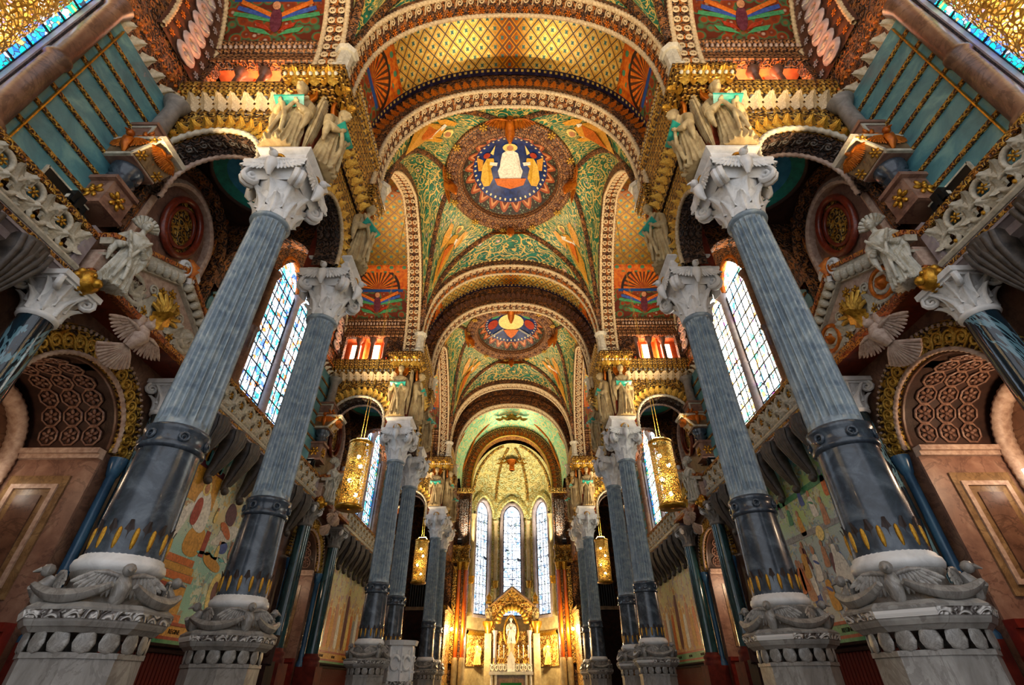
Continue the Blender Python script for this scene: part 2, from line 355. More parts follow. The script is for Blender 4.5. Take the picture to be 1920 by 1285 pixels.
def vine(name, base0, base1, gold, sc_=1.6, flower='b98a86'):
    t = NT(name); uv = t.co('UV'); wv = t.n('VectorMath', {0: uv, 1: t.n('VectorMath', {0: t.noise(uv, 2.0, 2)[1], 1: (.25, .25, 0)}, operation='MULTIPLY').outputs[0]}, operation='ADD').outputs[0]
    d = t.vor(wv, sc_, 'F1', .5)[0]; s = t.ma('SINE', t.ma('MULTIPLY', d, 22.0)); base = t.ramp(t.noise(uv, 3, 4)[0], (.35, base0), (.65, base1))
    lf = t.ma('GREATER_THAN', t.ma('SINE', t.ma('MULTIPLY', t.noise(wv, 3.2, 1)[0], 34.0)), .82)
    col = t.mix(t.ma('GREATER_THAN', s, .78), base, C(gold)); col = t.mix(lf, col, C(gold)); col = t.mix(t.step(d, .13), col, C(flower)); col = t.mix(t.step(d, .05), col, C('e8d8a8'))
    v = t.xyz(uv)[1]; beads = t.ma('GREATER_THAN', t.ma('SINE', t.ma('MULTIPLY', t.xyz(uv)[0], 40.0)), 0.0)
    col = t.mix(t.step(v, .10), col, t.mix(beads, C('5a4a1a'), C('e0c46a'))); t.bump(t.noise(uv, 40, 2)[0], .2, .01)
    t.fin(col, .4, .1); return t.m
vine('green_mosaic', '0c4a38', '1f7458', 'c9ab5a'); vine('apse_green', '5cb48a', '9adcb4', 'e4d088', 1.2); vine('brown_vine', '3a1d10', '5e3018', 'b8803a', 2.0, 'c9963c')

def medallion():
    t = NT('medallion_mosaic'); xy = t.xyz(t.co('Object')); r = t.ma('SQRT', t.ma('ADD', t.ma('MULTIPLY', xy[0], xy[0]), t.ma('MULTIPLY', xy[1], xy[1]))); th = t.ma('ARCTAN2', xy[0], xy[1])
    col = t.ramp(t.noise(t.co('Object'), 4, 3)[0], (.35, '081c4a'), (.65, '14357a'))
    dot = t.ma('MULTIPLY', t.between(r, 1.93, 2.04), t.ma('GREATER_THAN', t.ma('COSINE', t.ma('MULTIPLY', th, 40.0)), .55)); col = t.mix(dot, col, C('dccf9a'))
    saw = t.ma('ABSOLUTE', t.ma('SUBTRACT', t.ma('FRACT', t.ma('MULTIPLY', th, 20/(2*pi))), .5)); k = t.ma('DIVIDE', t.ma('SUBTRACT', r, 2.1), .48)
    petal = t.step(k, t.ma('SUBTRACT', 1.0, t.ma('POWER', t.ma('MULTIPLY', saw, 2.0), 1.5)))
    inner = t.step(k, t.ma('SUBTRACT', .72, t.ma('POWER', t.ma('MULTIPLY', saw, 2.6), 1.5)))
    outer = t.ramp(t.vor(t.co('Object'), 7.0)[0], (.2, '7f8a6a'), (.4, '1f2a22'), (.7, '3a2418'))
    ring = t.mix(petal, outer, C('9a4a26')); ring = t.mix(inner, ring, C('c98a58')); ring = t.mix(t.step(k, t.ma('SUBTRACT', .4, t.ma('MULTIPLY', saw, 1.6))), ring, C('5a2214'))
    col = t.mix(t.ma('GREATER_THAN', r, 2.1), col, ring); col = t.mix(t.ma('GREATER_THAN', r, 2.56), col, outer); t.fin(col, .4, .05)
medallion()

def scene_mosaic(name, stops, cells, sc_):                        # pictorial tesserae: an artwork's fields of colour
    t = NT(name); g = t.co('Object'); z = t.xyz(g)[2]; base = t.ramp(t.n('MapRange', {0: t.ma('ADD', z, t.ma('MULTIPLY', t.noise(g, 1.2, 3)[0], 1.6)), 1: 3.0, 2: 8.8}).outputs[0], *stops)
    v = t.vor(t.n('VectorMath', {0: g, 1: t.noise(g, 2.0, 3)[1]}, operation='ADD').outputs[0], sc_); k = t.xyz(v[1])[0]
    patch = t.ramp(k, *cells, interp='CONSTANT'); f = t.ma('GREATER_THAN', t.noise(g, 1.6, 4, .65)[0], .5)
    col = t.mix(t.ma('MULTIPLY', f, .62), base, patch); e = t.vor(g, 26.0, 'DISTANCE_TO_EDGE')[0]
    col = t.mix(t.ma('MULTIPLY', t.step(e, .06), .35), col, C('5a5648')); t.fin(col, .35, .05, .5)
scene_mosaic('mosaic_left', [(0, 'b8b888'), (.2, '7fc0ac'), (.42, 'a0d0c0'), (.58, 'c8d4b8'), (.7, 'e0ce92'), (.8, 'ece4c0'), (.92, 'e6e0c0'), (1, '6fc4b0')],
             [(0, 'd8dcc0'), (.2, '6fae9e'), (.38, 'c4d4c4'), (.52, '9a5a3a'), (.6, 'd9b24a'), (.7, '84b4b0'), (.82, '5f7fa8'), (.9, 'ece6d0')], 6.5)
scene_mosaic('mosaic_right', [(0, 'c8b890'), (.2, 'a4b0b4'), (.4, 'b4c6cc'), (.58, 'b0c6b4'), (.72, 'b0cc7c'), (.88, 'a0c47a'), (1, '3fb0c4')],
             [(0, 'b8c4cc'), (.2, '6f86b8'), (.35, 'd0c8a8'), (.5, '8a5a4a'), (.6, 'c9b25a'), (.7, '5f8a9a'), (.82, 'd8d4cc'), (.92, '9a6a4a')], 7.5)
scene_mosaic('mosaic_far', [(0, 'b8702f'), (.25, 'd0a25c'), (.5, 'd0c090'), (.75, 'c8c884'), (1, 'e0d89a')],
             [(0, 'd8c890'), (.2, '9a6a9a'), (.35, 'c8b88a'), (.5, '9a4a2a'), (.65, 'd8a84a'), (.8, '8a7aa8'), (.92, 'e0d8c0')], 6.0)

def lamp_mesh():
    t = NT('lamp_gilt'); uv = t.co('UV'); e = t.vor(uv, 15.0, 'DISTANCE_TO_EDGE')[0]; hole = t.ma('GREATER_THAN', e, .13)
    t.fin(t.ramp(t.noise(uv, 20, 2)[0], (.3, 'a8741c'), (.7, 'f0cc6a')), .3, .8); t.put(t.b.inputs['Alpha'], t.ma('SUBTRACT', 1.0, t.ma('MULTIPLY', hole, .8)))
    t.bump(e, .8, .02)
lamp_mesh()

S4 = lambda x, y=None, z=None: Matrix.Diagonal((x, y or x, z or x, 1))
RZ = lambda a: Matrix.Rotation(a, 4, 'Z')
TR = lambda *p: Matrix.Translation(p)
# ------------------------------------------------------------------ shared ornament pieces (X along the moulding, Y across, Z out of the surface)
def spiral_path(turns=1.5, r0=.06, r1=.42, n=18, tail=.5):
    q = []
    for i in range(n):
        f = i/(n-1); a = f*turns*2*pi; r = r0+(r1-r0)*f; q.append((r*cos(a), r*sin(a), 0))
    x, y, _ = q[-1]; a = turns*2*pi; q += [(x-sin(a)*tail*.5, y+cos(a)*tail*.5, 0), (x-sin(a)*tail-.1, y+cos(a)*tail, 0)]
    return np.array(q)
def m_scroll(): return MB().tube(spiral_path(), np.linspace(.11, .07, 20), 5, flat=.9, up=(0, 0, 1))
def m_flower(n=6):
    mb = MB().ball((0, 0, .06), .13, 8, 4)
    for k in range(n):
        a = 2*pi*k/n; mb.join(MB().ball((.3, 0, .02), .2, 7, 3, (1, .62, .35)), Matrix.Rotation(a, 4, 'Z'))
    return mb
def m_leaf(w=.5, curl=.32, n=8, lobes=3):
    rows = []
    for i in range(n+1):
        f = i/n; hw = w*(sin(pi*min(1, f*.82+.12)))**.7*(1+.22*cos(2*pi*lobes*f)); z = .05+curl*f**3; y = f-.12*max(0, f-.8)*5*curl
        rows.append([(x*hw, y, z-.12*abs(x)*(1-.4*f)+.06*(abs(x) < .1)) for x in (-1, -.6, -.25, 0, .25, .6, 1)])
    return MB().grid(rows)
def m_eyelet(): return MB().tube([(.3*cos(a), .3*sin(a), .05) for a in np.linspace(0, 2*pi, 12, endpoint=False)], .12, 5, closed=True, up=(0, 0, 1)).ball((0, 0, .02), .1, 6, 3)
def m_egg(): return MB().ball((0, 0, 0), .5, 8, 4, (.75, 1, .7), 0.0)
def m_tongue():
    mb = MB().lathe([(.02, .5), (.22, .42), (.34, .2), (.4, -.1), (.3, -.4), (.02, -.5)], 8); 
    return MB().join(mb, Matrix.Rotation(pi/2, 4, 'X') @ Matrix.Scale(.6, 4, (0, 1, 0)))
def m_acanthus_scroll():
    mb = MB().tube([(.42*cos(a), .42*sin(a), .05) for a in np.linspace(.3, 5.6, 14)], np.linspace(.13, .09, 14), 5, up=(0, 0, 1))
    for a, r in ((.2, .9), (1.2, .7), (5.4, .95)):
        mb.join(m_leaf(.3, .25, 5), Matrix.Translation((.45*cos(a), .45*sin(a), 0)) @ Matrix.Rotation(a-pi/2+.5, 4, 'Z') @ Matrix.Scale(.55*r, 4))
    return mb
def m_feather_wing(n=10, thick=.035):                             # wing spread along +X to reach 1, feathers hanging towards -Y, Z out
    mb = MB()
    for k in range(n):
        f = k/(n-1); a = radians(-102+78*f); L = .40+.09*f; o = (.06+.52*f, .03*f, .02+.014*(k % 2)); w = .062
        Pq = [[(t*L, -w*sin(pi*min(1, t*.86+.12))**.5, 0), (t*L, 0, thick), (t*L, w*sin(pi*min(1, t*.86+.12))**.5, 0)] for t in (0, .35, .7, .92, 1)]
        mb.join(MB().grid(Pq), TR(*o) @ Matrix.Rotation(a, 4, 'Z'))
    for k in range(n-2):
        f = k/(n-3); a = radians(-98+76*f); L = .2+.04*f; o = (.06+.52*f, .04*f, .05); w = .05
        Pq = [[(t*L, -w*sin(pi*min(1, t*.86+.12))**.5, 0), (t*L, 0, thick*.8), (t*L, w*sin(pi*min(1, t*.86+.12))**.5, 0)] for t in (0, .5, .85, 1)]
        mb.join(MB().grid(Pq), TR(*o) @ Matrix.Rotation(a, 4, 'Z'))
    return mb.tube([(0, 0, .05), (.3, .06, .06), (.62, .05, .05)], [.05, .06, .03], 6)
PM = {}
for nm, fn in (('scroll', m_scroll), ('flower', m_flower), ('leaf', m_leaf), ('eyelet', m_eyelet), ('egg', m_egg), ('tongue', m_tongue), ('acanthus', m_acanthus_scroll), ('wing', m_feather_wing)): PM[nm] = fn()
_pm = {}
def piece(nm, mat):
    if (nm, mat) not in _pm: _pm[nm, mat] = PM[nm].mesh(nm, mat)
    return _pm[nm, mat]
def row(name, nm, mat, parent, mats, size, cap=300):                 # a row of alike pieces, each its own object
    me = piece(nm, mat); sm = size if isinstance(size, Matrix) else S4(size)
    for m in mats[:cap]: ob(name, me, parent, m @ sm)
def row_joined(name, nm, mat, parent, mats, size):
    mb = MB(); sm = size if isinstance(size, Matrix) else S4(size)
    for m in mats: mb.join(PM[nm], m @ sm)
    o = ob(name, (mb, mat), parent); o['kind'] = 'stuff'; return o
def lin_frames(p0, p1, n, Z, Yv):
    p0, p1 = Vector(p0), Vector(p1); Z = Vector(Z).normalized(); Yv = Vector(Yv); X = Yv.cross(Z); out = []
    for i in range(n): out.append(mat4(p0.lerp(p1, (i+.5)/n), X, Yv, Z))
    return out

# ------------------------------------------------------------------ transverse arches over each column pair
TA = path_round(5.0, 16.2, 17.5, 23.0); TB = path_round(5.7, 16.4, 17.8, 24.55); LA = path_point(4.8, 16.2, 23.15)
rib_t = sweep(TA, [(1.9, -.2), (1.0, -.2), (.85, -.34), (.4, -.34), (.34, -.4), (0, -.4), (0, .4), (.34, .4), (.4, .34), (.85, .34), (1.0, .2), (1.9, .2)], 'y', smooth=True).mesh('rib', 'brown_carved')
rope_t = [rope(TA, -.02, d, .085, .17, 'y').mesh('rope', 'pale_rope_stone') for d in (-.36, .36)]
rope_o = rope(TA, .95, -.24, .05, .14, 'y').mesh('rope', 'brown_stone')
words = ['nearest', 'second', 'third']
for k in range(3):
    for c in range(2):
        y = pier_y(k)+GAP*c
        A = thing('transverse_arch', f'{"front" if c == 0 else "rear"} carved brown stone arch spanning the nave on the {words[k]} column pair, rope edged', 'arch', (0, y, 0), kind='structure')
        ob('rib', rib_t, A); [ob('rope', r, A) for r in rope_t]; ob('rope', rope_o, A)
        if k < 2:
            row('scroll_ornament', 'scroll', 'pale_rope_stone', A, frames(TA, 46, 'y', -.01, -.16), .33)
            row('scroll_ornament', 'scroll' if c else 'flower', 'pale_rope_stone' if c else 'amber_gilt', A, frames(TA, 46, 'y', -.01, .17), .25 if c else .28)
            row('leaf_ornament', 'leaf', 'amber_gilt' if k == 0 else 'brown_stone', A, frames(TA, 60, 'y', .42, -.36, 'front'), S4(.3, .42, .3))
        else:
            row_joined('scroll_ornament_band', 'scroll', 'pale_rope_stone', A, frames(TA, 46, 'y', -.01, 0), .5)
    Bv = thing('barrel_vault', f'gold diamond mosaic barrel vault over the {words[k]} column pair', 'vault', (0, pier_y(k), 0), kind='structure')
    ob('mosaic_soffit', sweep(TB, [(0, .3), (0, GAP-.3)], 'y').mesh('mosaic_soffit', 'gold_mosaic'), Bv)
    ob('vault_shell', sweep(TB, [(.25, -.2), (.25, GAP+.2)], 'y').mesh('vault_shell', 'dark_stone'), Bv)
    for s in (-1, 1):                                                # springing cornice of the barrel, red coffered panel below it
        e = ob('springing_cornice', strip([(s*5.05, 16.2), (s*4.98, 17.0), (s*4.9, 17.05), (s*4.84, 17.2), (s*4.92, 17.35), (s*4.8, 17.5), (s*4.95, 17.6), (s*5.7, 17.75)], .35, GAP-.35, 'y').mesh('cornice', 'rosette_gilt'), Bv)
        row('bead_ornament', 'egg', 'gilt_leaf', Bv, lin_frames((s*4.86, .4, 17.14), (s*4.86, GAP-.4, 17.14), 18, (-s, 0, -.6), (0, 1, 0)), S4(.1, .1, .1))
        row('bead_ornament', 'egg', 'pale_rope_stone', Bv, lin_frames((s*4.86, .4, 17.43), (s*4.86, GAP-.4, 17.43), 22, (-s, 0, -.6), (0, 1, 0)), S4(.09, .09, .09))

# ------------------------------------------------------------------ domed bays
HX, HY, RR, ZR = 5.1, 5.07, 3.5, 24.65
def arch_z(path, u): return float(np.interp(u, path[:, 0], path[:, 1]))
TAx = TA[(TA[:, 1] > 17.0)]; LAx = LA
def bnd(th):
    c, s_ = cos(th), sin(th); k = min(HX/max(abs(c), 1e-6), HY/max(abs(s_), 1e-6)); x, y = k*c, k*s_
    if abs(abs(y)-HY) < 1e-4: z = arch_z(TAx, max(-4.99, min(4.99, x)))+.45
    else: z = arch_z(LAx, max(-4.79, min(4.79, y)))+.45
    return np.array([x, y, min(z, 24.0)])
def sail(th, t, off=0.0):                                            # t=0 ring, t=1 arches
    b = bnd(th); r = np.array([RR*cos(th), RR*sin(th), ZR]); cxy = r[:2]+(b[:2]-r[:2])*.72; cz = ZR-(ZR-b[2])*.16
    c = np.array([cxy[0], cxy[1], cz]); p = (1-t)**2*r+2*t*(1-t)*c+t*t*b
    q = p-np.array([0, 0, ZR-7.0]); q /= np.linalg.norm(q); return p-off*q
ths = sorted(set(list(np.linspace(0, 2*pi, 145))+[atan2(HY, HX)+0, pi-atan2(HY, HX), pi+atan2(HY, HX), 2*pi-atan2(HY, HX)]))
bl = [bnd(t) for t in ths]; sl = np.concatenate([[0], np.cumsum([np.linalg.norm(np.array(bl[i+1])-bl[i]) for i in range(len(bl)-1)])])
tg = np.linspace(0, 1, 14); Pg = [[sail(th, t) for t in tg] for th in ths]
sail_uv = [[(sl[i]*.55, .02+(1-t)*np.linalg.norm(bl[i]-np.array([RR*cos(ths[i]), RR*sin(ths[i]), ZR]))) for t in tg] for i in range(len(ths))]
sail_me = MB().grid(Pg, uv=sail_uv).mesh('sail_vault', 'green_mosaic')
def rib_path(ax, sg, n=20):
    cor = atan2(HY, HX) if (ax % 2 == 0) else pi/2-atan2(HY, HX); q = []
    for i in range(n):
        t = 1-i/(n-1); dth = .14+(cor-.14)*t**.9; q.append(sail(ax*pi/2+sg*dth, t, .04))
    return q
rib_mes = [MB().tube(rib_path(ax, sg), .14, 7).mesh('vault_rib', 'brown_carved') for ax in range(4) for sg in (-1, 1)]
ring_me = MB().lathe([(3.62, 24.75), (3.66, 24.6), (3.56, 24.47), (3.42, 24.43), (3.34, 24.5), (3.3, 24.46), (3.0, 24.46), (2.94, 24.5), (2.86, 24.42), (2.74, 24.46), (2.68, 24.62), (2.66, 24.9)], 96).mesh('dome_ring', 'rosette_brown')
ringbead_me = rope(np.array([(0, 0), (1, 0)]), 0, 0, .1, .2).mesh('x', 'brown_stone') if False else None
def cap_z(x, y): return 24.85+1.35*(1-(x*x+y*y)/(2.7**2))
cap_me = MB().grid([[(r*cos(a), r*sin(a), cap_z(r*cos(a), r*sin(a))) for r in np.linspace(0, 2.7, 14)] for a in np.linspace(0, 2*pi, 73)]).mesh('medallion', 'medallion_mosaic')
def relief(pts, lift=.04, flip=1):                                   # a flat mosaic figure following the shallow cap; pts: (x right, y towards altar)
    V = [(x*1.3, y*1.3, cap_z(x*1.3, y*1.3)-lift) for x, y in pts]; return MB()._add(V, [tuple(range(len(V)))])
def ell(cx, cy, rx, ry, n=14): return [(cx+rx*cos(a), cy+ry*sin(a)) for a in np.linspace(0, 2*pi, n, endpoint=False)]
for nm, c in (('mosaic_white', 'dcd8cc'), ('mosaic_yellow', 'cfa02c'), ('mosaic_skin', 'b9805a'), ('mosaic_red', '9a2f14'), ('mosaic_pale_gold', 'e6cc7a'), ('mosaic_grey', '8f9090'), ('mosaic_plum', '5a2434'), ('mosaic_blue', '34509a'), ('mosaic_orange', 'c8661c'), ('mosaic_ochre', 'c98f2e'), ('mosaic_green', '3f8a5a'), ('mosaic_cyan', '5fb4b0')):
    t = NT(nm); g = t.co(); k_ = t.xyz(t.vor(g, 16.0)[1])[0]; n_ = t.noise(g, 3.0, 3)[0]; a = C(c)
    cc = t.ramp(t.ma('ADD', t.ma('MULTIPLY', k_, .55), t.ma('MULTIPLY', n_, .45)), (.15, tuple(v*.68 for v in a[:3])+(1,)), (.5, a), (.85, tuple(min(1, v*1.18+.02) for v in a[:3])+(1,))); t.fin(cc, .4)
FIG0 = [('mosaic_orange', [(-.72, .62), (.72, .62), (.6, .92), (0, 1.12), (-.6, .92)], .03), ('mosaic_white', [(-.16, -.72), (.16, -.72), (.34, -.58), (.42, -.2), (.46, .1), (.56, .3), (.5, .55), (.4, .9), (-.4, .9), (-.5, .55), (-.56, .3), (-.46, .1), (-.42, -.2), (-.34, -.58)], .05),
        ('mosaic_grey', [(-.3, .1), (-.22, .1), (-.2, .85), (-.28, .85)], .06), ('mosaic_grey', [(-.05, .2), (.03, .2), (.06, .88), (-.02, .88)], .06), ('mosaic_grey', [(.24, .12), (.32, .12), (.28, .85), (.2, .85)], .06), ('mosaic_grey', [(-.36, -.3), (-.1, .05), (.36, -.35), (.3, -.2), (-.08, .16), (-.4, -.15)], .062), ('mosaic_pale_gold', ell(0, -.92, .32, .26), .05), ('mosaic_skin', ell(0, -.9, .15, .18), .07), ('mosaic_skin', ell(0, -.35, .17, .24), .07)]
def angelfig(s): return [('mosaic_yellow', [(s*a, b) for a, b in ((.72, -.38), (1.02, -.45), (1.22, -.1), (1.32, .5), (1.2, .82), (.95, .86), (.78, .6), (.86, .1), (.7, -.05))], .05), ('mosaic_red', ell(s*1.0, -.62, .15, .16, 10), .06), ('mosaic_pale_gold', [(s*a, b) for a, b in ((.72, -.55), (.62, -1.15), (.85, -.7))], .045),
        ('mosaic_white', [(s*a, b) for a, b in ((.55, -.12), (.95, -.25), (.98, -.12), (.6, .05))], .065), ('mosaic_ochre', [(s*a, b) for a, b in ((1.15, -.4), (1.42, -.7), (1.4, .05), (1.25, .1))], .045)]
FIG1 = [('mosaic_pale_gold', ell(0, .1, .8, .75, 20), .05), ('mosaic_yellow', ell(0, .25, .62, .55, 18), .06), ('mosaic_white', ell(0, -.25, .35, .2, 12), .07), ('mosaic_orange', [(-.5, .8), (.5, .8), (.25, 1.2), (0, 1.4), (-.25, 1.2)], .05)] + \
       [('mosaic_red', ell(s*1.15, .1, .32, .42, 12), .05) for s in (-1, 1)] + [('mosaic_green', ell(s*.95, -.6, .25, .18, 10), .05) for s in (-1, 1)] + [('mosaic_skin', ell(s*.7, -.75, .12, .14, 10), .055) for s in (-1, 1)] + [('mosaic_grey', [(s*.5, .7), (s*1.5, .95), (s*1.45, 1.02), (s*.5, .85)], .05) for s in (-1, 1)]
def sail_fig(parent, q):                                             # angel in the pendentive: halo, body, robe, wings laid on the curved surface
    th0 = (pi/4 if q % 2 == 0 else 3*pi/4)+(q//2)*pi
    def pl(pts, off): return MB()._add([sail(th0+a, t, off) for a, t in pts], [tuple(range(len(pts)))])
    for nm, mat, pts, off in (('wing', 'mosaic_ochre', [(-.15, .24), (-.1, .22), (-.05, .36), (-.09, .52), (-.13, .42)], .05), ('wing', 'mosaic_ochre', [(.15, .24), (.13, .42), (.09, .52), (.05, .36), (.1, .22)], .05),
            ('robe', 'mosaic_ochre', [(-.04, .27), (.04, .27), (.06, .42), (.065, .6), (.035, .72), (-.035, .72), (-.065, .6), (-.06, .42)], .07), ('mantle', 'mosaic_orange', [(-.05, .4), (.02, .34), (.05, .45), (.03, .62), (-.01, .5)], .085), ('sash', 'mosaic_white', [(-.07, .36), (.07, .3), (.08, .36), (-.06, .43)], .09),
            ('halo', 'mosaic_pale_gold', [(.05*cos(a), .19+.055*sin(a)) for a in np.linspace(0, 2*pi, 12, endpoint=False)], .07), ('head', 'mosaic_skin', [(.026*cos(a), .19+.035*sin(a)) for a in np.linspace(0, 2*pi, 10, endpoint=False)], .09)):
        ob(nm, (pl(pts, off), mat), parent)
def creature_meshes():
    b = MB().tube([(0, 0, .0), (0, -.12, -.25), (0, -.16, -.6), (0, -.05, -.95)], [.16, .24, .2, .06], 8).ball((0, -.22, .12), .2, 10, 6, (1, 1.1, 1.1))
    b.tube([(0, -.35, .1), (0, -.5, .02)], [.09, .03], 6); return b.mesh('body', 'amber_gilt')
crea_me = creature_meshes()
def put_creature(parent, mx, mat='amber_gilt', body=None):
    o = ob('body', body or crea_me, parent, mx)
    for s in (-1, 1): ob('wing', piece('wing', mat), o, TR(s*.08, .02, .05) @ Matrix.Rotation(pi/2, 4, 'X') @ S4(s*1.0, 1.0, 1.0))
bay_names = {-1: 'nearest', 0: 'middle', 1: 'far'}
for k in (-1, 0, 1):
    D = thing('domed_vault', f'{bay_names[k]} green mosaic domed vault with round figure medallion', 'vault', (0, bay_y(k), 0), kind='structure')
    ob('sail_surface', sail_me, D); ob('medallion', cap_me, D); ob('dome_ring', ring_me, D)
    for r in rib_mes: ob('vault_rib', r, D)
    n = 24
    for i in range(n):
        a = 2*pi*(i+.5)/n; c, s_ = cos(a), sin(a)
        if i % 2 == 0: ob('rosette', piece('flower', 'gilt_leaf'), D, mat4((3.5*c, 3.5*s_, 24.38), (-s_, c, 0), (c, s_, 0), (0, 0, -1), .5))
    for i in range(36):
        a = 2*pi*i/36; c, s_ = cos(a), sin(a); ob('ring_boss', piece('egg', 'brown_stone'), D, mat4((3.15*c, 3.15*s_, 24.46), (-s_, c, 0), (c, s_, 0), (0, 0, -1), .34))
    for q in range(4):
        a = q*pi/2; c, s_ = cos(a), sin(a)
        Q = thing('winged_creature', f'gilded winged creature on the {["right", "altar side", "left", "camera side"][q]} of the {bay_names[k]} dome ring', 'sculpture', group='gilded creatures round the domes')
        ZZ = Vector((.55*c, .55*s_, .835)); YY = Vector((.835*c, .835*s_, -.55)); XX = YY.cross(ZZ)
        put_creature(Q, Matrix.Identity(4)); Q.matrix_basis = mat4((3.62*c, 3.62*s_+bay_y(k), 24.3), XX, YY, ZZ, 1.15)
        sail_fig(D, q)
    fl = FIG0+angelfig(-1)+angelfig(1) if k != 1 else FIG1
    for mat, pts, lf in fl: ob('mosaic_figure', (relief(pts, lf), mat), D)

# ------------------------------------------------------------------ lateral arches (along the nave) and their side barrels
rib_l = sweep(LA, [(1.2, 5.15), (.5, 5.15), (.4, 5.05), (0, 5.05), (0, 5.85), (.6, 5.85)], 'x').mesh('rib', 'brown_carved')
rope_l = [rope(LA, -.02, d, .075, .16, 'x').mesh('rope', 'pale_rope_stone') for d in (5.12, 5.78)]
LAN, _t = normals2(LA); LAO = LA+.6*LAN; LAO = LAO[LAO[:, 1] > 18.45]
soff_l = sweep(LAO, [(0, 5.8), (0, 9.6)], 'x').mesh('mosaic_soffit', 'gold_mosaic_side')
LAS = np.concatenate([[0], np.cumsum(np.linalg.norm(np.diff(LAO, axis=0), axis=1))]); LAN2, _t = normals2(LAO)
def sof(x, h, off=.03):                                             # point on the camera-facing end of the side barrel, h up from its foot
    t = LAS[-1]-h; p = [np.interp(t, LAS, LAO[:, i]) for i in (0, 1)]; q = [np.interp(t, LAS, LAN2[:, i]) for i in (0, 1)]
    return (7.7+x, p[0]-off*q[0], p[1]-off*q[1])
birds = []
for nm, mt, pts, of in [('bird_body', 'mosaic_plum', ell(0, .95, .2, .5), .05), ('bird_head', 'mosaic_skin', ell(0, 1.5, .14, .16, 10), .06)] + sum([[('bird_wing', c, [(f*.15, .9+.08*i), (f*(1.45-.12*i), 1.15+.22*i), (f*(1.4-.12*i), 1.3+.22*i), (f*.15, 1.08+.08*i)], .03+.006*i) for i, c in enumerate(('mosaic_green', 'mosaic_blue', 'mosaic_orange'))] + [('leaf_spray', 'mosaic_green', [(f*.1, .35), (f*.8, .5), (f*.95, .72), (f*.4, .6)], .04), ('leaf_spray', 'mosaic_red', [(f*.1, .5), (f*.6, .7), (f*.7, .9), (f*.3, .75)], .045)] for f in (-1, 1)], []):
    birds.append((nm, MB()._add([sof(x, h, of) for x, h in pts], [tuple(range(len(pts)))]).mesh(nm, mt)))
band_l = sweep(LA, [(.62, 9.5), (.62, 9.38), (.5, 9.36), (.42, 9.42), (-1.2, 9.42), (-1.25, 9.36), (-1.35, 9.36), (-1.35, 9.6)], 'x').mesh('wall_arch_band', 'brown_stone')
rope_w = [rope(LA, r, 9.36, .07, .16, 'x').mesh('rope', 'pale_rope_stone') for r in (.5, -1.28)]
for k in (-1, 0, 1):
    for s in (-1, 1):
        A = thing('lateral_arch', f'{SIDE[s]} rope edged side arch of the {bay_names[k]} bay with mosaic soffit', 'arch', (0, bay_y(k), 0), kind='structure', scale=(s, 1, 1))
        ob('rib', rib_l, A); [ob('rope', r, A) for r in rope_l]; ob('mosaic_soffit', soff_l, A)
        [ob(n_, m_, A) for n_, m_ in birds if k < 1]
        wb = ob('wall_arch_band', band_l, A); [ob('rope', r, A) for r in rope_w]
        if k < 1:
            row('oval_relief', 'eyelet', 'lilac_stone', wb, frames(LA, 34, 'x', -.42, 9.36, 'front'), S4(.62, .95, .7)); row('oval_leaf', 'leaf', 'cream_stone', wb, [m @ TR(0, -.3, 0) for m in frames(LA, 34, 'x', -.42, 9.35, 'front')], S4(.3, .6, .3))
            row('bud_ornament', 'flower', 'lilac_stone', wb, frames(LA, 34, 'x', .2, 9.37, 'front'), .26); row('bud_ornament', 'flower', 'amber_gilt', wb, frames(LA, 34, 'x', -1.0, 9.37, 'front'), .24)
        if k < 1:
            row('eyelet_ornament', 'eyelet', 'pale_rope_stone', A, frames(LA, 46, 'x', -.01, 5.31), .3)
            row('eyelet_ornament', 'eyelet', 'pale_rope_stone', A, frames(LA, 46, 'x', -.01, 5.59), .3)
            row('flower_ornament', 'flower', 'amber_gilt', A, frames(LA, 46, 'x', -.02, 5.45), .22)
        else: row_joined('scroll_ornament_band', 'scroll', 'pale_rope_stone', A, frames(LA, 40, 'x', -.01, 5.45), .5)

# ------------------------------------------------------------------ column meshes (origin on the floor, axis z)
def oct_prism(mb, r, z0, z1, r1=None, n=8, rot=pi/8):
    r1 = r1 or r; A = [rot+2*pi*i/n for i in range(n)]
    B = [(r*cos(a), r*sin(a), z0) for a in A]; T = [(r1*cos(a), r1*sin(a), z1) for a in A]
    for i in range(n):
        j = (i+1) % n; mb._add([B[i], B[j], T[j], T[i]], [(0, 1, 2, 3)])
    mb._add(B, [tuple(reversed(range(n)))]); mb._add(T, [tuple(range(n))]); return mb
def fluted(r0, r1, z0, z1, n=20, seg=9):
    Z = [(z0, 0), (z0+.1, 0), (z0+.16, .75), (z0+.24, 1), (z1-.22, 1), (z1-.14, .75), (z1-.09, 0), (z1, 0)]; Pg = []
    for i in range(n*seg):
        a = 2*pi*i/(n*seg); t = (i % seg)/seg; e = abs(t-.5)/.42; d = .095*sqrt(max(0, 1-e*e))
        Pg.append([((r0+(r1-r0)*(z-z0)/(z1-z0)-d*k)*cos(a), (r0+(r1-r0)*(z-z0)/(z1-z0)-d*k)*sin(a), z) for z, k in Z])
    return MB().grid(Pg, cu=True)
CM = {}
CM['pedestal'] = oct_prism(oct_prism(MB(), .68, 0, 1.92), .8, 0, .3).mesh('pedestal', 'pedestal_marble')
CM['necking'] = oct_prism(oct_prism(MB(), .7, 1.88, 1.94), .72, 2.14, 2.22, .8).mesh('moulding', 'pedestal_marble')
CM['ledge'] = oct_prism(oct_prism(oct_prism(MB(), .8, 2.2, 2.25, .83), .83, 2.25, 2.40, .87), .87, 2.40, 2.46, .78).mesh('ledge', 'pedestal_marble')
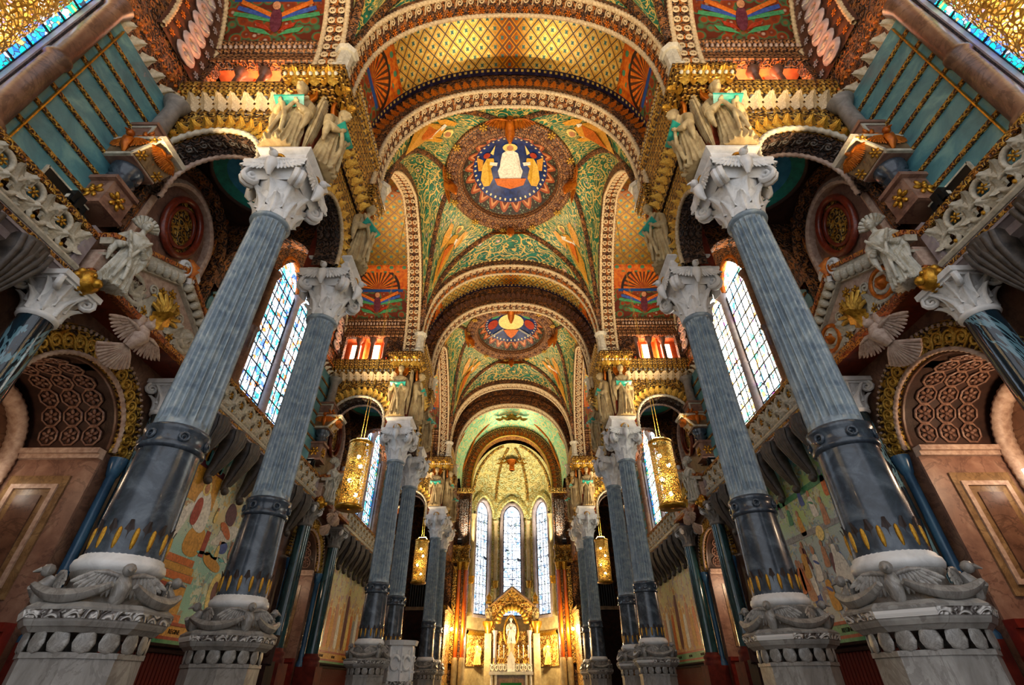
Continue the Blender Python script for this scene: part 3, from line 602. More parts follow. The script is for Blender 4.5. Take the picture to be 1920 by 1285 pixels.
CM['ledge_band'] = oct_prism(MB(), .853, 2.28, 2.37, .875).mesh('ledge_band', 'white_carved')
CM['swag_block'] = MB().lathe([(.6, 2.44), (.56, 2.5), (.5, 2.62), (.49, 2.78), (.53, 2.84), (.52, 2.86)], 32).mesh('swag_block', 'pedestal_marble')
CM['torus'] = MB().lathe([(.5, 2.85), (.545, 2.88), (.565, 2.94), (.55, 3.0), (.52, 3.02), (.51, 3.06), (.48, 3.08), (.47, 3.12)], 40).mesh('torus_base', 'white_marble')
CM['drum'] = MB().lathe([(.48, 3.05), (.474, 3.3), (.435, 4.68)], 48).mesh('lower_drum', 'dark_drum_marble')
CM['collar'] = MB().lathe([(.43, 4.64), (.48, 4.66), (.49, 4.72), (.455, 4.76), (.455, 4.92), (.485, 4.96), (.485, 5.02), (.42, 5.06)], 40).mesh('collar', 'dark_drum_marble')
CM['shaft'] = fluted(.415, .37, 5.04, 10.22).mesh('fluted_shaft', 'blue_grey_marble')
CM['neck'] = MB().lathe([(.37, 10.14), (.42, 10.17), (.44, 10.22), (.42, 10.27), (.38, 10.3)], 36).mesh('neck_ring', 'blue_grey_marble')
CM['bell'] = MB().lathe([(.39, 10.26), (.4, 10.5), (.45, 10.85), (.52, 11.15), (.58, 11.3)], 32).mesh('capital_bell', 'white_marble')
ab = MB().box(-.75, .75, -.75, .75, 11.66, 11.75)
for q in range(4):
    m = RZ(q*pi/2); ab.join(MB().grid([[(-.52, -.54, 11.22), (.52, -.54, 11.22)], [(-.6, -.64, 11.42), (.6, -.64, 11.42)], [(-.75, -.77, 11.66), (.75, -.77, 11.66)]], smooth=False), m)
CM['abacus'] = ab.mesh('abacus', 'white_marble')
CM['bird'] = MB().tube([(0, 0, .12), (0, -.06, 0), (0, -.05, -.16), (0, .02, -.3)], [.07, .11, .09, .03], 7).ball((0, -.1, .2), .085, 8, 5).tube([(0, -.17, .2), (0, -.25, .16)], [.04, .01], 5).mesh('bird', 'white_marble')
CM['bird_dark'] = CM['bird'].copy(); CM['bird_dark'].materials[0] = M['pedestal_marble']
CM['nimbus'] = MB().tube([(.14*cos(a), .02, .2+.14*sin(a)) for a in np.linspace(-.3, pi+.3, 9)], .035, 5).mesh('nimbus', 'gilt')
CM['swag'] = MB().tube([(x, -.06*(1-abs(x)/.52)-.02, .14*(x/.5)**2-.1) for x in np.linspace(-.5, .5, 9)], [.04, .06, .075, .085, .09, .085, .075, .06, .04], 6).mesh('swag', 'pedestal_marble')
CM['volute'] = MB().tube(spiral_path(1.6, .03, .2, 16, .25), np.linspace(.05, .06, 18), 6, flat=1.6, up=(0, 0, 1)).mesh('volute', 'white_marble')
CM['dossier'] = MB().grid([[(-.62, -.62, 11.74), (.62, -.62, 11.74), (.62, .62, 11.74), (-.62, .62, 11.74)], [(-.62, -.62, 11.8), (.62, -.62, 11.8), (.62, .62, 11.8), (-.62, .62, 11.8)], [(-.55, -.55, 12.2), (.55, -.55, 12.2), (.55, .55, 12.2), (-.55, .55, 12.2)], [(-.66, -.66, 12.3), (.66, -.66, 12.3), (.66, .66, 12.3), (-.66, .66, 12.3)], [(-.66, -.66, 12.36), (.66, -.66, 12.36), (.66, .66, 12.36), (-.66, .66, 12.36)], [(0, 0, 12.36)]*4], cv=True, smooth=False).mesh('impost_block', 'white_marble')
def radial(a, r, z, sy=1.0): return mat4((r*cos(a), r*sin(a), z), (-sin(a), cos(a), 0), (0, 0, 1), (cos(a), sin(a), 0))
ordn = ['first', 'second', 'third', 'fourth', 'fifth', 'sixth']
def column(s, i, k, c):
    y = pier_y(k)+GAP*c; far = k > 1
    T = thing('marble_column', f'fluted blue-grey marble column with white eagle capital, {ordn[i]} from the camera in the {SIDE[s]} row', 'column', (s*XC, y, 0), group='nave columns')
    pd = ob('pedestal', CM['pedestal'], T); ob('moulding', CM['necking'], pd); lg = ob('ledge', CM['ledge'], T); ob('ledge_band', CM['ledge_band'], lg)
    sb = ob('swag_block', CM['swag_block'], T); ob('torus_base', CM['torus'], T)
    ob('lower_drum', CM['drum'], T); cl = ob('collar', CM['collar'], T); ob('fluted_shaft', CM['shaft'], T); ob('neck_ring', CM['neck'], T)
    cp = ob('capital', CM['bell'], T); ob('abacus', CM['abacus'], cp); ob('impost_block', CM['dossier'], T)
    for q in range(16):
        a = (q+.5)*pi/8; fa = pi/8+round((a-pi/8)/(pi/4))*pi/4
        ob('tongue', piece('tongue', 'pedestal_marble'), pd, mat4((.66*cos(a), .66*sin(a), 2.06), (sin(a), -cos(a), 0), (0, 0, -1), (cos(a), sin(a), 0)) @ S4(.29, .27, .12))
    for q in range(4):
        a = pi/4+q*pi/2
        b = ob('bird', CM['bird_dark'], sb, mat4((.66*cos(a), .66*sin(a), 2.66), (-sin(a), cos(a), 0), (-cos(a), -sin(a), 0), (0, 0, 1), .95))
        for w_ in (-1, 1): ob('wing', piece('wing', 'pedestal_marble'), sb, radial(a+w_*.1, .6, 2.78) @ S4(w_*.46, .6, .6))
        ob('swag', CM['swag'], sb, mat4((.66*cos(a+pi/4), .66*sin(a+pi/4), 2.62), (-sin(a+pi/4), cos(a+pi/4), 0), (-cos(a+pi/4), -sin(a+pi/4), 0), (0, 0, 1)))
    for q in range(8):
        a = q*pi/4+pi/8
        ob('acanthus_leaf', piece('leaf', 'white_marble'), cp, radial(a, .38, 10.28) @ S4(.36, .5, .62))
        ob('acanthus_leaf', piece('leaf', 'white_marble'), cp, radial(a+pi/8, .39, 10.5) @ S4(.4, .68, .75))
    for q in range(4):
        a = q*pi/2+pi/4
        for w_ in (-1, 1): ob('volute', CM['volute'], cp, mat4((.76*cos(a)-w_*.06*sin(a), .76*sin(a)+w_*.06*cos(a), 11.25), (-cos(a), -sin(a), 0), (0, 0, -1), (sin(a), -cos(a), 0)))
        a = q*pi/2; b = ob('bird', CM['bird'], cp, mat4((.76*cos(a), .76*sin(a), 11.5), (-sin(a), cos(a), 0), (-cos(a), -sin(a), 0), (0, 0, 1), 1.25))
        ob('nimbus', CM['nimbus'], cp, mat4((.74*cos(a), .74*sin(a), 11.5), (-sin(a), cos(a), 0), (-cos(a), -sin(a), 0), (0, 0, 1), 1.25))
        for w_ in (-1, 1): ob('wing', piece('wing', 'white_marble'), cp, radial(a, .735, 11.62) @ S4(w_*.74, .72, .8))
    if not far:
        for q in range(14):
            a = 2*pi*q/14; ob('gilt_drop', piece('tongue', 'gilt'), T, radial(a, .474, 3.28) @ S4(.09, .3, .12))
            ob('gilt_ray', piece('leaf', 'dark_stone'), T, radial(a+pi/14, .46, 3.12) @ S4(.12, .42, .12))
        for q in range(6):
            a = 2*pi*q/6+.3; ob('collar_boss', piece('eyelet', 'dark_drum_marble'), cl, radial(a, .455, 4.84) @ S4(.22, .22, .3))
for s in (-1, 1):
    for k in range(3):
        for c in range(2): column(s, 2*k+c, k, c)

# ------------------------------------------------------------------ statues: one remeshed body, wings, halo, book
def remeshed(mb, voxel, name, mat, smooth=3):
    me = mb.mesh(name+'_raw', mat); o = bpy.data.objects.new('tmp', me); COL.objects.link(o)
    r = o.modifiers.new('r', 'REMESH'); r.mode = 'VOXEL'; r.voxel_size = voxel; r.use_smooth_shade = True
    f = o.modifiers.new('s', 'SMOOTH'); f.factor = .5; f.iterations = smooth
    dg = bpy.context.evaluated_depsgraph_get(); n = bpy.data.meshes.new_from_object(o.evaluated_get(dg)); n.name = name
    bpy.data.objects.remove(o); bpy.data.meshes.remove(me); n.materials.clear(); n.materials.append(M[mat])
    n.polygons.foreach_set('use_smooth', [True]*len(n.polygons)); return n
def robe(folds=9, h=1.95, seed=0, sway=.05):
    rnd = random.Random(seed); ph = rnd.random()*6
    Zs = [(0, .44), (.05, .45), (.3, .40), (.7, .36), (1.05, .31), (1.25, .28), (1.45, .31), (1.66, .36), (1.8, .33), (1.9, .2), (1.96, .1)]; Pg = []
    for a in np.linspace(0, 2*pi, 72, endpoint=False):
        rowp = []
        for z, r in Zs:
            k = max(0, 1-z/1.5); am = .2*k**.5+.02; w1 = sin(folds*a+ph+.8*z); f = 1+am*(1-2*abs(w1)**.7)*.8+am*.35*sin((folds*2-3)*a-ph)
            rowp.append((r*f*cos(a)+sway*sin(z*1.6), .78*r*f*sin(a), z*h/1.95))
        Pg.append(rowp)
    mb = MB().grid(Pg, cu=True); mb._add([p[0] for p in Pg], [tuple(reversed(range(72)))]); mb._add([p[-1] for p in Pg], [tuple(range(72))]); return mb
def hand(mb, p, d, s):                                               # palm and five curled fingers
    p = np.array(p, float); d = np.array(d, float)/np.linalg.norm(d); side = np.cross(d, (0, 0, 1)); side /= np.linalg.norm(side)
    mb.ball(tuple(p), .05, 8, 5, (1, 1, .8))
    for k in range(4):
        b = p+side*(k-1.5)*.027+d*.03; mb.tube([b, b+d*.05, b+d*.08+np.array([0, 0, .035])], [.014, .013, .011], 5)
    b = p-side*s*.05; mb.tube([b, b+d*.03-side*s*.02, b+d*.06+np.array([0, 0, .02])], [.016, .014, .012], 5)
def angel_body(mat, seed=0):
    mb = robe(9, 1.95, seed)
    mb.tube([(0, 0, 1.85), (0, -.06, 2.0), (0, -.13, 2.12)], [.12, .085, .085], 10)
    mb.ball((0, -.18, 2.2), .15, 16, 12, (.85, .95, 1.22)); mb.ball((0, -.11, 2.24), .165, 14, 10, (.95, .9, 1.1))
    mb.tube([(0, -.31, 2.24), (0, -.35, 2.18), (0, -.31, 2.16)], [.018, .026, .015], 6)                         # nose
    mb.tube([(-.05, -.315, 2.1), (0, -.33, 2.1), (.05, -.315, 2.1)], [.012, .016, .012], 5)                      # mouth
    for s in (-1, 1):
        mb.ball((s*.055, -.305, 2.225), .024, 6, 4); mb.tube([(s*.02, -.32, 2.265), (s*.1, -.29, 2.26)], .014, 5); mb.ball((s*.135, -.15, 2.19), .035, 6, 4, (.5, 1, 1.4))
        mb.tube([(s*.26, .02, 1.76), (s*.4, 0, 1.55), (s*.43, -.04, 1.28), (s*.34, -.18, 1.24), (s*.22, -.3, 1.29)], [.12, .13, .13, .11, .055], 10)   # sleeve
        mb.tube([(s*.42, -.06, 1.3), (s*.44, -.06, 1.0), (s*.4, -.06, .7)], [.11, .09, .03], 8)                  # falling sleeve
        hand(mb, (s*.2, -.34, 1.31), (0, -1, .25), s)
        mb.tube([(s*.14, -.3, .02), (s*.14, -.42, .03)], [.06, .04], 7)
    mb.tube([(-.33, -.22, 1.75), (-.1, -.34, 1.2), (.1, -.36, .7), (.16, -.36, .2)], [.05, .06, .07, .05], 6)
    mb.tube([(.33, -.2, 1.75), (.12, -.33, 1.3), (-.02, -.36, .8), (-.1, -.37, .15)], [.05, .05, .06, .05], 6)
    return remeshed(mb, .018, 'body', mat, 1)
ANG = angel_body('statue_stone', 1)
def wing_long():
    out = [(0, 2.0), (.1, 2.32), (.26, 2.42), (.38, 2.3), (.42, 1.9), (.44, 1.3), (.4, .7), (.3, .2), (.22, .5), (.12, 1.1), (.04, 1.6)]
    mb = MB().prism(out, .0, .07, 'y')
    for k in range(5):
        x = .1+.065*k; z1 = 2.3-.1*abs(k-2); z0 = .9-.17*k+.05; mb.tube([(x, -.02, z1), (x+.01, -.03, (z0+z1)/2), (x, -.01, z0)], [.03, .04, .015], 5)
    for k in range(8): mb.ball((.1+.035*k, -.01, 2.28-.05*((k-4) % 3)), .04, 6, 3)
    return mb
WINGL = wing_long().mesh('wing', 'statue_stone')
HALO = MB().join(MB().lathe([(.02, .0), (.26, -.02), (.3, .02), (.33, .07), (.36, .05), (.34, -.04), (.02, -.05)], 28), TR(0, .08, 2.22) @ Matrix.Rotation(pi/2, 4, 'X')).mesh('halo', 'amber_gilt')
BOOK = MB()
for s in (-1, 1):
    q = [(0, -.26, 1.3), (s*.36, -.25, 1.34), (s*.4, -.44, 1.46), (0, -.47, 1.4)]; lo = [(x, y+.01, z-.04) for x, y, z in q]
    BOOK._add(q, [(0, 1, 2, 3)])._add(lo, [(3, 2, 1, 0)])
    for i in range(4): BOOK._add([q[i], q[(i+1) % 4], lo[(i+1) % 4], lo[i]], [(0, 1, 2, 3)])
BOOK = BOOK.mesh('open_book', 'teal_enamel')
def angel(loc, rz, label):
    T = thing('angel_statue', label, 'statue', loc, rz, 'winged stone angels on the columns', scale=(1.0, 1.05, 1.22))
    ob('body', ANG, T); ob('halo', HALO, T); ob('open_book', BOOK, T)
    for s in (-1, 1): ob('wing', WINGL, T, TR(s*.16, .26, 0) @ S4(s, 1, 1))
for s in (-1, 1):
    for k in range(3):
        y = pier_y(k)
        angel((s*5.74, y-.56, 12.4), 0, f'winged stone angel facing the camera with teal book on the {ordn[2*k]} {SIDE[s]} column')
        angel((s*4.94, y+.1, 12.4), -s*pi/2, f'winged stone angel facing the nave with teal book on the {ordn[2*k]} {SIDE[s]} column')
        angel((s*4.98, y+GAP-.1, 12.4), -s*pi/2-s*.0+s*.35, f'winged stone angel turned to the nave with teal book on the {ordn[2*k+1]} {SIDE[s]} column')

# ------------------------------------------------------------------ piers: walls over the columns, aisle arches, cornices, triforium (local x outward)
def arch_wall(path, x0, x1, zt, d0, d1, axis='y', mb=None):          # wall slab with an arched opening
    mb = mb or MB(); xl, xr = path[0][0], path[-1][0]; zb = path[0][1]
    for d in (d0, d1):
        mb.grid([[amap(axis, p, d), amap(axis, (p[0], zt), d)] for p in path], uv=[[(p[0], p[1]), (p[0], zt)] for p in path], smooth=False)
        for a, b in ((x0, xl), (xr, x1)):
            if b-a > 1e-3: mb._add([amap(axis, q, d) for q in ((a, zb), (b, zb), (b, zt), (a, zt))], [(0, 1, 2, 3)], [(a, zb), (b, zb), (b, zt), (a, zt)])
    mb.grid([[amap(axis, p, d0), amap(axis, p, d1)] for p in path], uv=[[(i*.1, 0), (i*.1, abs(d1-d0))] for i in range(len(path))])
    for a in (x0, x1): mb._add([amap(axis, (a, zb), d0), amap(axis, (a, zb), d1), amap(axis, (a, zt), d1), amap(axis, (a, zt), d0)], [(0, 1, 2, 3)])
    return mb
AIS = path_round(1.42, 11.75, 12.25, 13.72, 2.1, 40); AIS = AIS+np.array([7.72, 0])
NAV = path_round(1.0, 11.75, 12.1, 13.3, 2.1, 30)+np.array([GAP/2, 0])
PMESH = {}
PMESH['front'] = arch_wall(AIS, 5.9, 9.5, 14.55, -.3, .15, 'y').mesh('aisle_wall', 'gilt_carved')
PMESH['rear'] = arch_wall(AIS, 5.9, 9.5, 14.55, GAP-.15, GAP+.3, 'y').mesh('aisle_wall', 'brown_carved')
PMESH['nave'] = arch_wall(NAV, .3, GAP-.3, 14.55, 5.15, 5.55, 'x').mesh('nave_wall', 'rosette_gilt')
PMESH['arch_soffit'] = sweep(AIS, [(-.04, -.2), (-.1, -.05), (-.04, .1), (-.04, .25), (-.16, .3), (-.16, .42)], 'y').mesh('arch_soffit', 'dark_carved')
PMESH['arch_rope'] = rope(AIS, -.02, -.31, .07, .19, 'y').mesh('rope', 'cream_stone')
PMESH['arch_rope2'] = rope(AIS, -.2, .36, .06, .19, 'y').mesh('rope', 'pink_stone')
PMESH['nave_rope'] = rope(NAV, -.02, 5.14, .06, .16, 'x').mesh('rope', 'pale_rope_stone')
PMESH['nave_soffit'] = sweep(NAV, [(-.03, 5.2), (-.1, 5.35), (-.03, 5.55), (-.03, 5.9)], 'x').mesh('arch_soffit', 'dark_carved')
ent = [(-.3+(a+.3)*.62, z) for a, z in [(-.3, 14.5), (-.36, 14.52), (-.36, 14.6), (-.33, 14.62), (-.5, 15.02), (-.52, 15.1), (-.42, 15.12), (-.42, 15.3), (-.55, 15.36), (-.55, 15.48), (-.66, 15.6), (-.72, 15.76), (-.72, 15.84), (.2, 15.9)]]
PMESH['cornice_f'] = strip(ent, 5.9, 9.5, 'x').mesh('cornice', 'rosette_gilt')
PMESH['cornice_n'] = strip([(5.1+.75*(a+.3), z) for a, z in ent], .3, GAP-.3, 'y').mesh('cornice', 'rosette_gilt')
PMESH['core'] = MB().box(5.2, 6.25, -.32, .6, 11.75, 15.5).box(5.2, 6.25, GAP-.6, GAP+.32, 11.75, 15.5).mesh('corner_pier', 'red_marble')
blk = MB()
for y0, y1 in ((-.95, .5), (GAP-.6, GAP+.6)):
    for x0, x1, z0, z1 in ((4.95, 6.25, 15.3, 15.5), (4.8, 6.35, 15.5, 15.62), (4.72, 6.42, 15.62, 15.85), (4.66, 6.48, 15.85, 16.0), (4.8, 6.35, 16.0, 16.2)): blk.box(x0, x1, y0+(x0-4.66), y1-(x0-4.66)*.3, z0, z1)
    blk.box(5.2, 6.2, y0+.6, y1, 15.0, 15.5)
PMESH['block'] = blk.mesh('entablature_block', 'rosette_gilt')
PMESH['panel_wall'] = MB().box(5.3, 5.6, .3, GAP-.3, 15.8, 17.7).mesh('panel_wall', 'red_marble')
PMESH['panel'] = MB().box(5.24, 5.32, -.36, .36, 0, 1.0).box(5.2, 5.3, -.4, .4, -.05, 0.0).box(5.2, 5.3, -.4, .4, 1.0, 1.06).mesh('panel', 'inlay_red')
tri = MB().box(5.9, 9.5, -.3, 0, 15.84, 16.0).box(5.9, 9.5, -.34, -.1, 17.5, 18.7).box(5.8, 6.35, -.3, 0, 16, 17.5).box(9.2, 9.5, -.3, 0, 16, 17.5)
PMESH['tri_wall'] = tri.mesh('gallery_wall', 'brown_carved')
PMESH['tri_ent'] = strip([(-.34, 17.48), (-.42, 17.5), (-.42, 17.6), (-.36, 17.64), (-.36, 18.1), (-.46, 18.14), (-.46, 18.2), (-.4, 18.22), (-.4, 18.5), (-.5, 18.56), (-.5, 18.66), (-.3, 18.7)], 5.9, 9.5, 'x').mesh('frieze', 'rosette_brown')
PMESH['room'] = MB().box(6.0, 9.5, .7, .8, 15.9, 17.9).box(6.0, 9.5, -.1, .8, 17.8, 17.9).box(6.0, 9.5, -.1, .8, 15.84, 15.9).box(5.9, 6.0, -.1, .8, 15.9, 17.9).box(7.25, 7.32, .3, .7, 15.9, 17.8).box(8.3, 8.37, .3, .7, 15.9, 17.8).mesh('gallery_room', 'orange_plaster')
PMESH['room_patch'] = MB().box(6.35, 6.85, .66, .69, 16.6, 17.6).mesh('sun_patch_glow', 'sun_patch_glow')  # glowing panel standing in for sunlit patches inside the gallery
PMESH['colonnette'] = MB().lathe([(.17, 16.0), (.17, 16.12), (.11, 16.16), (.1, 17.2), (.12, 17.22), (.2, 17.4), (.2, 17.5)], 14).mesh('colonnette', 'brown_marble')
PMESH['stub'] = MB().lathe([(.3, 13.1), (.3, 13.16), (.24, 13.2), (.25, 13.28), (.21, 13.34), (.19, 14.3), (.22, 14.34), (.34, 14.6)], 22, (9.12, -.52, 0)).mesh('colonnette', 'grey_stone')
PMESH['bracket'] = MB().box(8.75, 9.5, -.9, -.1, 12.98, 13.08).box(8.8, 9.5, -.84, -.1, 12.4, 12.98).box(8.72, 9.5, -.92, -.1, 12.3, 12.4).box(8.85, 9.5, -.78, -.1, 11.75, 12.3).box(8.76, 9.5, -.88, -.1, 11.65, 11.75).mesh('bracket', 'rose_marble')
PMESH['brk_frame'] = MB().box(8.78, 9.5, -.865, -.84, 12.42, 12.5).box(8.78, 9.5, -.865, -.84, 12.9, 12.97).box(8.78, 8.86, -.865, -.84, 12.5, 12.9).mesh('bracket_frame', 'cream_stone')
PMESH['ecap'] = MB().prism([(8.3, 12.3), (9.5, 12.3), (9.5, 11.7), (8.72, 11.7)], -.92, -.1, 'y').mesh('eagle_capital', 'ochre_marble')
PMESH['ecapf'] = MB().prism([(8.25, 12.22), (9.5, 12.22), (9.5, 12.32), (8.2, 12.32)], -.97, -.1, 'y').prism([(8.78, 11.66), (9.5, 11.66), (9.5, 11.74), (8.72, 11.74)], -.95, -.1, 'y').prism([(8.25, 12.22), (8.36, 12.22), (8.83, 11.72), (8.72, 11.72)], -.95, -.9, 'y').mesh('capital_frame', 'cream_stone')
PMESH['gbird'] = CM['bird'].copy(); PMESH['gbird'].materials[0] = M['amber_gilt']
PMESH['brk_spool'] = MB().lathe([(.2, 11.0), (.3, 11.06), (.2, 11.14), (.3, 11.24), (.2, 11.34), (.32, 11.48), (.34, 11.65)], 18, (9.15, -.45, 0)).mesh('spool', 'dark_drum_marble')
PMESH['brk_console'] = MB().box(8.8, 9.5, -.85, -.1, 10.9, 11.0).box(8.9, 9.5, -.75, -.1, 10.2, 10.9).box(8.82, 9.5, -.82, -.1, 10.1, 10.2).mesh('console_block', 'rose_marble')
PMESH['ceiling'] = MB().box(5.6, 9.5, .1, GAP-.1, 14.3, 14.5).mesh('ceiling_slab', 'umber_vault')
PMESH['eye_ring'] = MB().lathe([(1.3, 14.3), (1.34, 14.1), (1.44, 14.14), (1.48, 14.3)], 36, (7.6, 1.62, 0)).mesh('eye_ring', 'umber_vault')
PMESH['eye_border'] = MB().lathe([(.95, 14.27), (1.32, 14.2)], 36, (7.6, 1.62, 0)).mesh('eye_border', 'turquoise_tile')
PMESH['eye'] = MB().lathe([(0.001, 14.29), (.97, 14.26)], 32, (7.6, 1.62, 0)).mesh('eye_disc', 'sky_enamel')
CART = path_round(1.15, 10.3, 12.2, 13.5, 2.0, 30)+np.array([GAP/2, 0]); CART2 = path_round(1.55, 10.3, 12.3, 14.0, 2.0, 34)+np.array([GAP/2, 0])
PMESH['blind1'] = sweep(CART, [(0, 9.5), (0, 9.3), (.08, 9.25), (.2, 9.3), (.2, 9.5)], 'x').mesh('blind_arch', 'pink_stone')
PMESH['blind2'] = sweep(CART2, [(0, 9.5), (0, 9.15), (.1, 9.1), (.2, 9.15), (.2, 9.5)], 'x').mesh('blind_arch', 'brown_carved')
oval = [(9.36, GAP/2+.68*cos(a), 12.3+.92*sin(a)) for a in np.linspace(0, 2*pi, 28, endpoint=False)]
PMESH['oval'] = MB().tube(oval, .1, 8, closed=True).tube([(x+.04, GAP/2+(y-GAP/2)*.7, 12.3+(z-12.3)*.7) for x, y, z in oval], .06, 6, closed=True).mesh('cartouche_frame', 'red_marble')
PMESH['oval_fill'] = MB()._add([(9.44, y, z) for x, y, z in oval], [tuple(range(len(oval)))]).mesh('cartouche_field', 'gilt_carved')
PMESH['band_v'] = MB().box(9.36, 9.44, .42, .52, 10.3, 14.2).box(9.36, 9.44, GAP-.52, GAP-.42, 10.3, 14.2).mesh('inlay_band', 'inlay_red')
PMESH['post'] = oct_prism(oct_prism(oct_prism(MB(), .3, 0, .1), .22, .1, 1.05), .3, 1.05, 1.2, .36).mesh('vault_post', 'cream_stone')
for s in (-1, 1):
    for k in range(3):
        nm = ['nearest', 'second', 'farthest'][k]
        T = thing('pier', f'{nm} {SIDE[s]} pier above the column pair, aisle arch, gilded cornice and orange lit gallery', 'pier', (0, pier_y(k), 0), kind='structure', scale=(s, 1, 1))
        for n_, key in (('aisle_wall', 'front'), ('aisle_wall', 'rear'), ('nave_wall', 'nave'), ('arch_soffit', 'arch_soffit'), ('rope', 'arch_rope'), ('rope', 'arch_rope2'), ('rope', 'nave_rope'), ('arch_soffit', 'nave_soffit'), ('corner_pier', 'core'), ('entablature_block', 'block'), ('panel_wall', 'panel_wall'),
                        ('gallery_wall', 'tri_wall'), ('frieze', 'tri_ent'), ('gallery_room', 'room'), ('colonnette', 'stub'), ('ceiling_slab', 'ceiling'), ('eye_ring', 'eye_ring'), ('eye_border', 'eye_border'), ('eye_disc', 'eye'), ('blind_arch', 'blind1'), ('blind_arch', 'blind2'), ('cartouche_frame', 'oval'), ('cartouche_field', 'oval_fill'), ('inlay_band', 'band_v'), ('spool', 'brk_spool'), ('console_block', 'brk_console')): ob(n_, PMESH[key], T)
        cf = ob('cornice', PMESH['cornice_f'], T); cn = ob('cornice', PMESH['cornice_n'], T); bk = ob('bracket', PMESH['bracket'], T); ob('bracket_frame', PMESH['brk_frame'], bk)
        for x in (7.0, 7.75, 8.5): ob('colonnette', PMESH['colonnette'], T, TR(x, -.05, 0))
        for x in (6.0, 7.1, 8.2): ob('sun_patch_glow', PMESH['room_patch'], T, TR(x-5.9, 0, 0))
        for y in (.9, GAP/2, GAP-.9): ob('panel', PMESH['panel'], T, TR(0, y, 16.2))
        for y in (-.6, GAP+.62): ob('vault_post', PMESH['post'], T, TR(4.98, y, 16.2))
        row('cornice_leaf', 'leaf', 'pale_rope_stone', cf, lin_frames((5.95, -.36, 14.6), (9.4, -.36, 14.6), 9, (0, -1, -.35), (0, -.35, 1)), S4(.36, .44, .6))
        row('cornice_bead', 'egg', 'gilt_leaf', cf, lin_frames((5.95, -.47, 15.42), (9.4, -.47, 15.42), 22, (0, -1, -.3), (0, 0, 1)), S4(.12, .13, .16))
        row('dentil', 'egg', 'cream_stone', cf, lin_frames((5.95, -.38, 15.22), (9.4, -.38, 15.22), 16, (0, -1, -.3), (0, 0, 1)), S4(.15, .16, .2))
        row('cornice_leaf', 'leaf', 'gilt_leaf', cn, lin_frames((5.08, .35, 14.64), (5.08, GAP-.35, 14.64), 9, (-1, 0, -.3), (0, 0, 1)), S4(.36, .46, .7))
        row('cornice_bead', 'egg', 'gilt_leaf', cn, lin_frames((4.98, .35, 15.42), (4.98, GAP-.35, 15.42), 18, (-1, 0, -.3), (0, 0, 1)), S4(.12, .13, .16))
        row('dentil', 'egg', 'brown_stone', cn, lin_frames((5.04, .35, 15.22), (5.04, GAP-.35, 15.22), 14, (-1, 0, -.3), (0, 0, 1)), S4(.15, .16, .2))
        row('arch_leaf', 'leaf', 'gilt_leaf' if k else 'gilt', T, frames(AIS, 22, 'y', .05, -.31, 'front'), S4(.3, .42, .45))
        row('arch_leaf', 'leaf', 'gilt_leaf', T, [m for m in frames(NAV, 16, 'x', .04, 5.13, 'front')], S4(.26, .34, .4))
        row('soffit_scroll', 'scroll', 'grey_stone', T, frames(AIS, 14, 'y', -.06, .02), .28)
        row('frieze_egg', 'egg', 'pink_stone', T, lin_frames((6.3, -.42, 18.35), (9.4, -.42, 18.35), 18, (0, -1, -.3), (0, 0, 1)), S4(.15, .22, .2))
        row('block_bead', 'egg', 'cream_stone', T, lin_frames((4.75, -.9, 15.55), (6.35, -.9, 15.55), 9, (0, -1, -.3), (0, 0, 1)), S4(.15, .13, .2))
        row('block_leaf', 'leaf', 'gilt', T, lin_frames((4.8, -.74, 15.25), (6.3, -.74, 15.25), 3, (0, -1, -.2), (0, 0, 1)), S4(.5, .5, .7))
        row('block_leaf', 'leaf', 'gilt', T, lin_frames((4.9, -.7, 15.25), (4.9, .4, 15.25), 2, (-1, 0, -.2), (0, 0, 1)), S4(.5, .5, .7))
        row('block_rosette', 'flower', 'gilt', T, lin_frames((4.75, -.88, 15.72), (6.35, -.88, 15.72), 4, (0, -1, 0), (0, 0, 1)), .26)
        ob('bracket_rosette', piece('flower', 'amber_gilt'), bk, mat4((8.8, -.87, 12.45), (1, 0, 0), (0, 0, 1), (0, -1, 0), .5))
        ec = ob('eagle_capital', PMESH['ecap'], T); ob('capital_frame', PMESH['ecapf'], ec); ob('bracket_bird', PMESH['gbird'], ec, mat4((9.0, -.95, 12.1), (1, 0, 0), (0, 1, 0), (0, 0, 1), 1.1))
        for w_ in (-1, 1): ob('bracket_wing', piece('wing', 'amber_gilt'), ec, mat4((9.0, -.94, 12.18), (1, 0, 0), (0, 0, 1), (0, -1, 0)) @ S4(w_*.5, .6, .6))
        row('capital_rosette', 'flower', 'gilt', ec, [mat4((8.42, -.95, 12.2), (1, 0, 0), (0, 0, 1), (0, -1, 0)), mat4((8.66, -.8, 11.8), (0, -1, 0), (-.57, 0, .82), (-.82, 0, -.57)), mat4((8.66, -.22, 11.8), (0, -1, 0), (-.57, 0, .82), (-.82, 0, -.57))], .3)
        sl = mat4((8.47, -.51, 12.02), (0, -1, 0), (-.57, 0, .82), (-.82, 0, -.57)); ob('bracket_bird', PMESH['gbird'], ec, sl @ Matrix.Rotation(pi/2, 4, 'X'))
        for w_ in (-1, 1): ob('bracket_wing', piece('wing', 'amber_gilt'), ec, sl @ TR(0, .12, .01) @ S4(w_*.42, .6, .6))
        for w_ in (): ob('bracket_wing', piece('wing', 'amber_gilt'), bk, mat4((9.15, -.86, 12.8), (1, 0, 0), (0, 0, 1), (0, -1, 0)) @ S4(w_*.5, .5, .5))
        row('console_relief', 'flower', 'gilt', T, [mat4((9.2, -.76, 10.55), (1, 0, 0), (0, 0, 1), (0, -1, 0)), mat4((8.89, -.45, 10.55), (0, 1, 0), (0, 0, 1), (-1, 0, 0))], .5)
        lite('gallery_lamp', 'POINT', (s*7.7, pier_y(k)+.4, 16.5), 110, (1, .45, .16), size=.15)

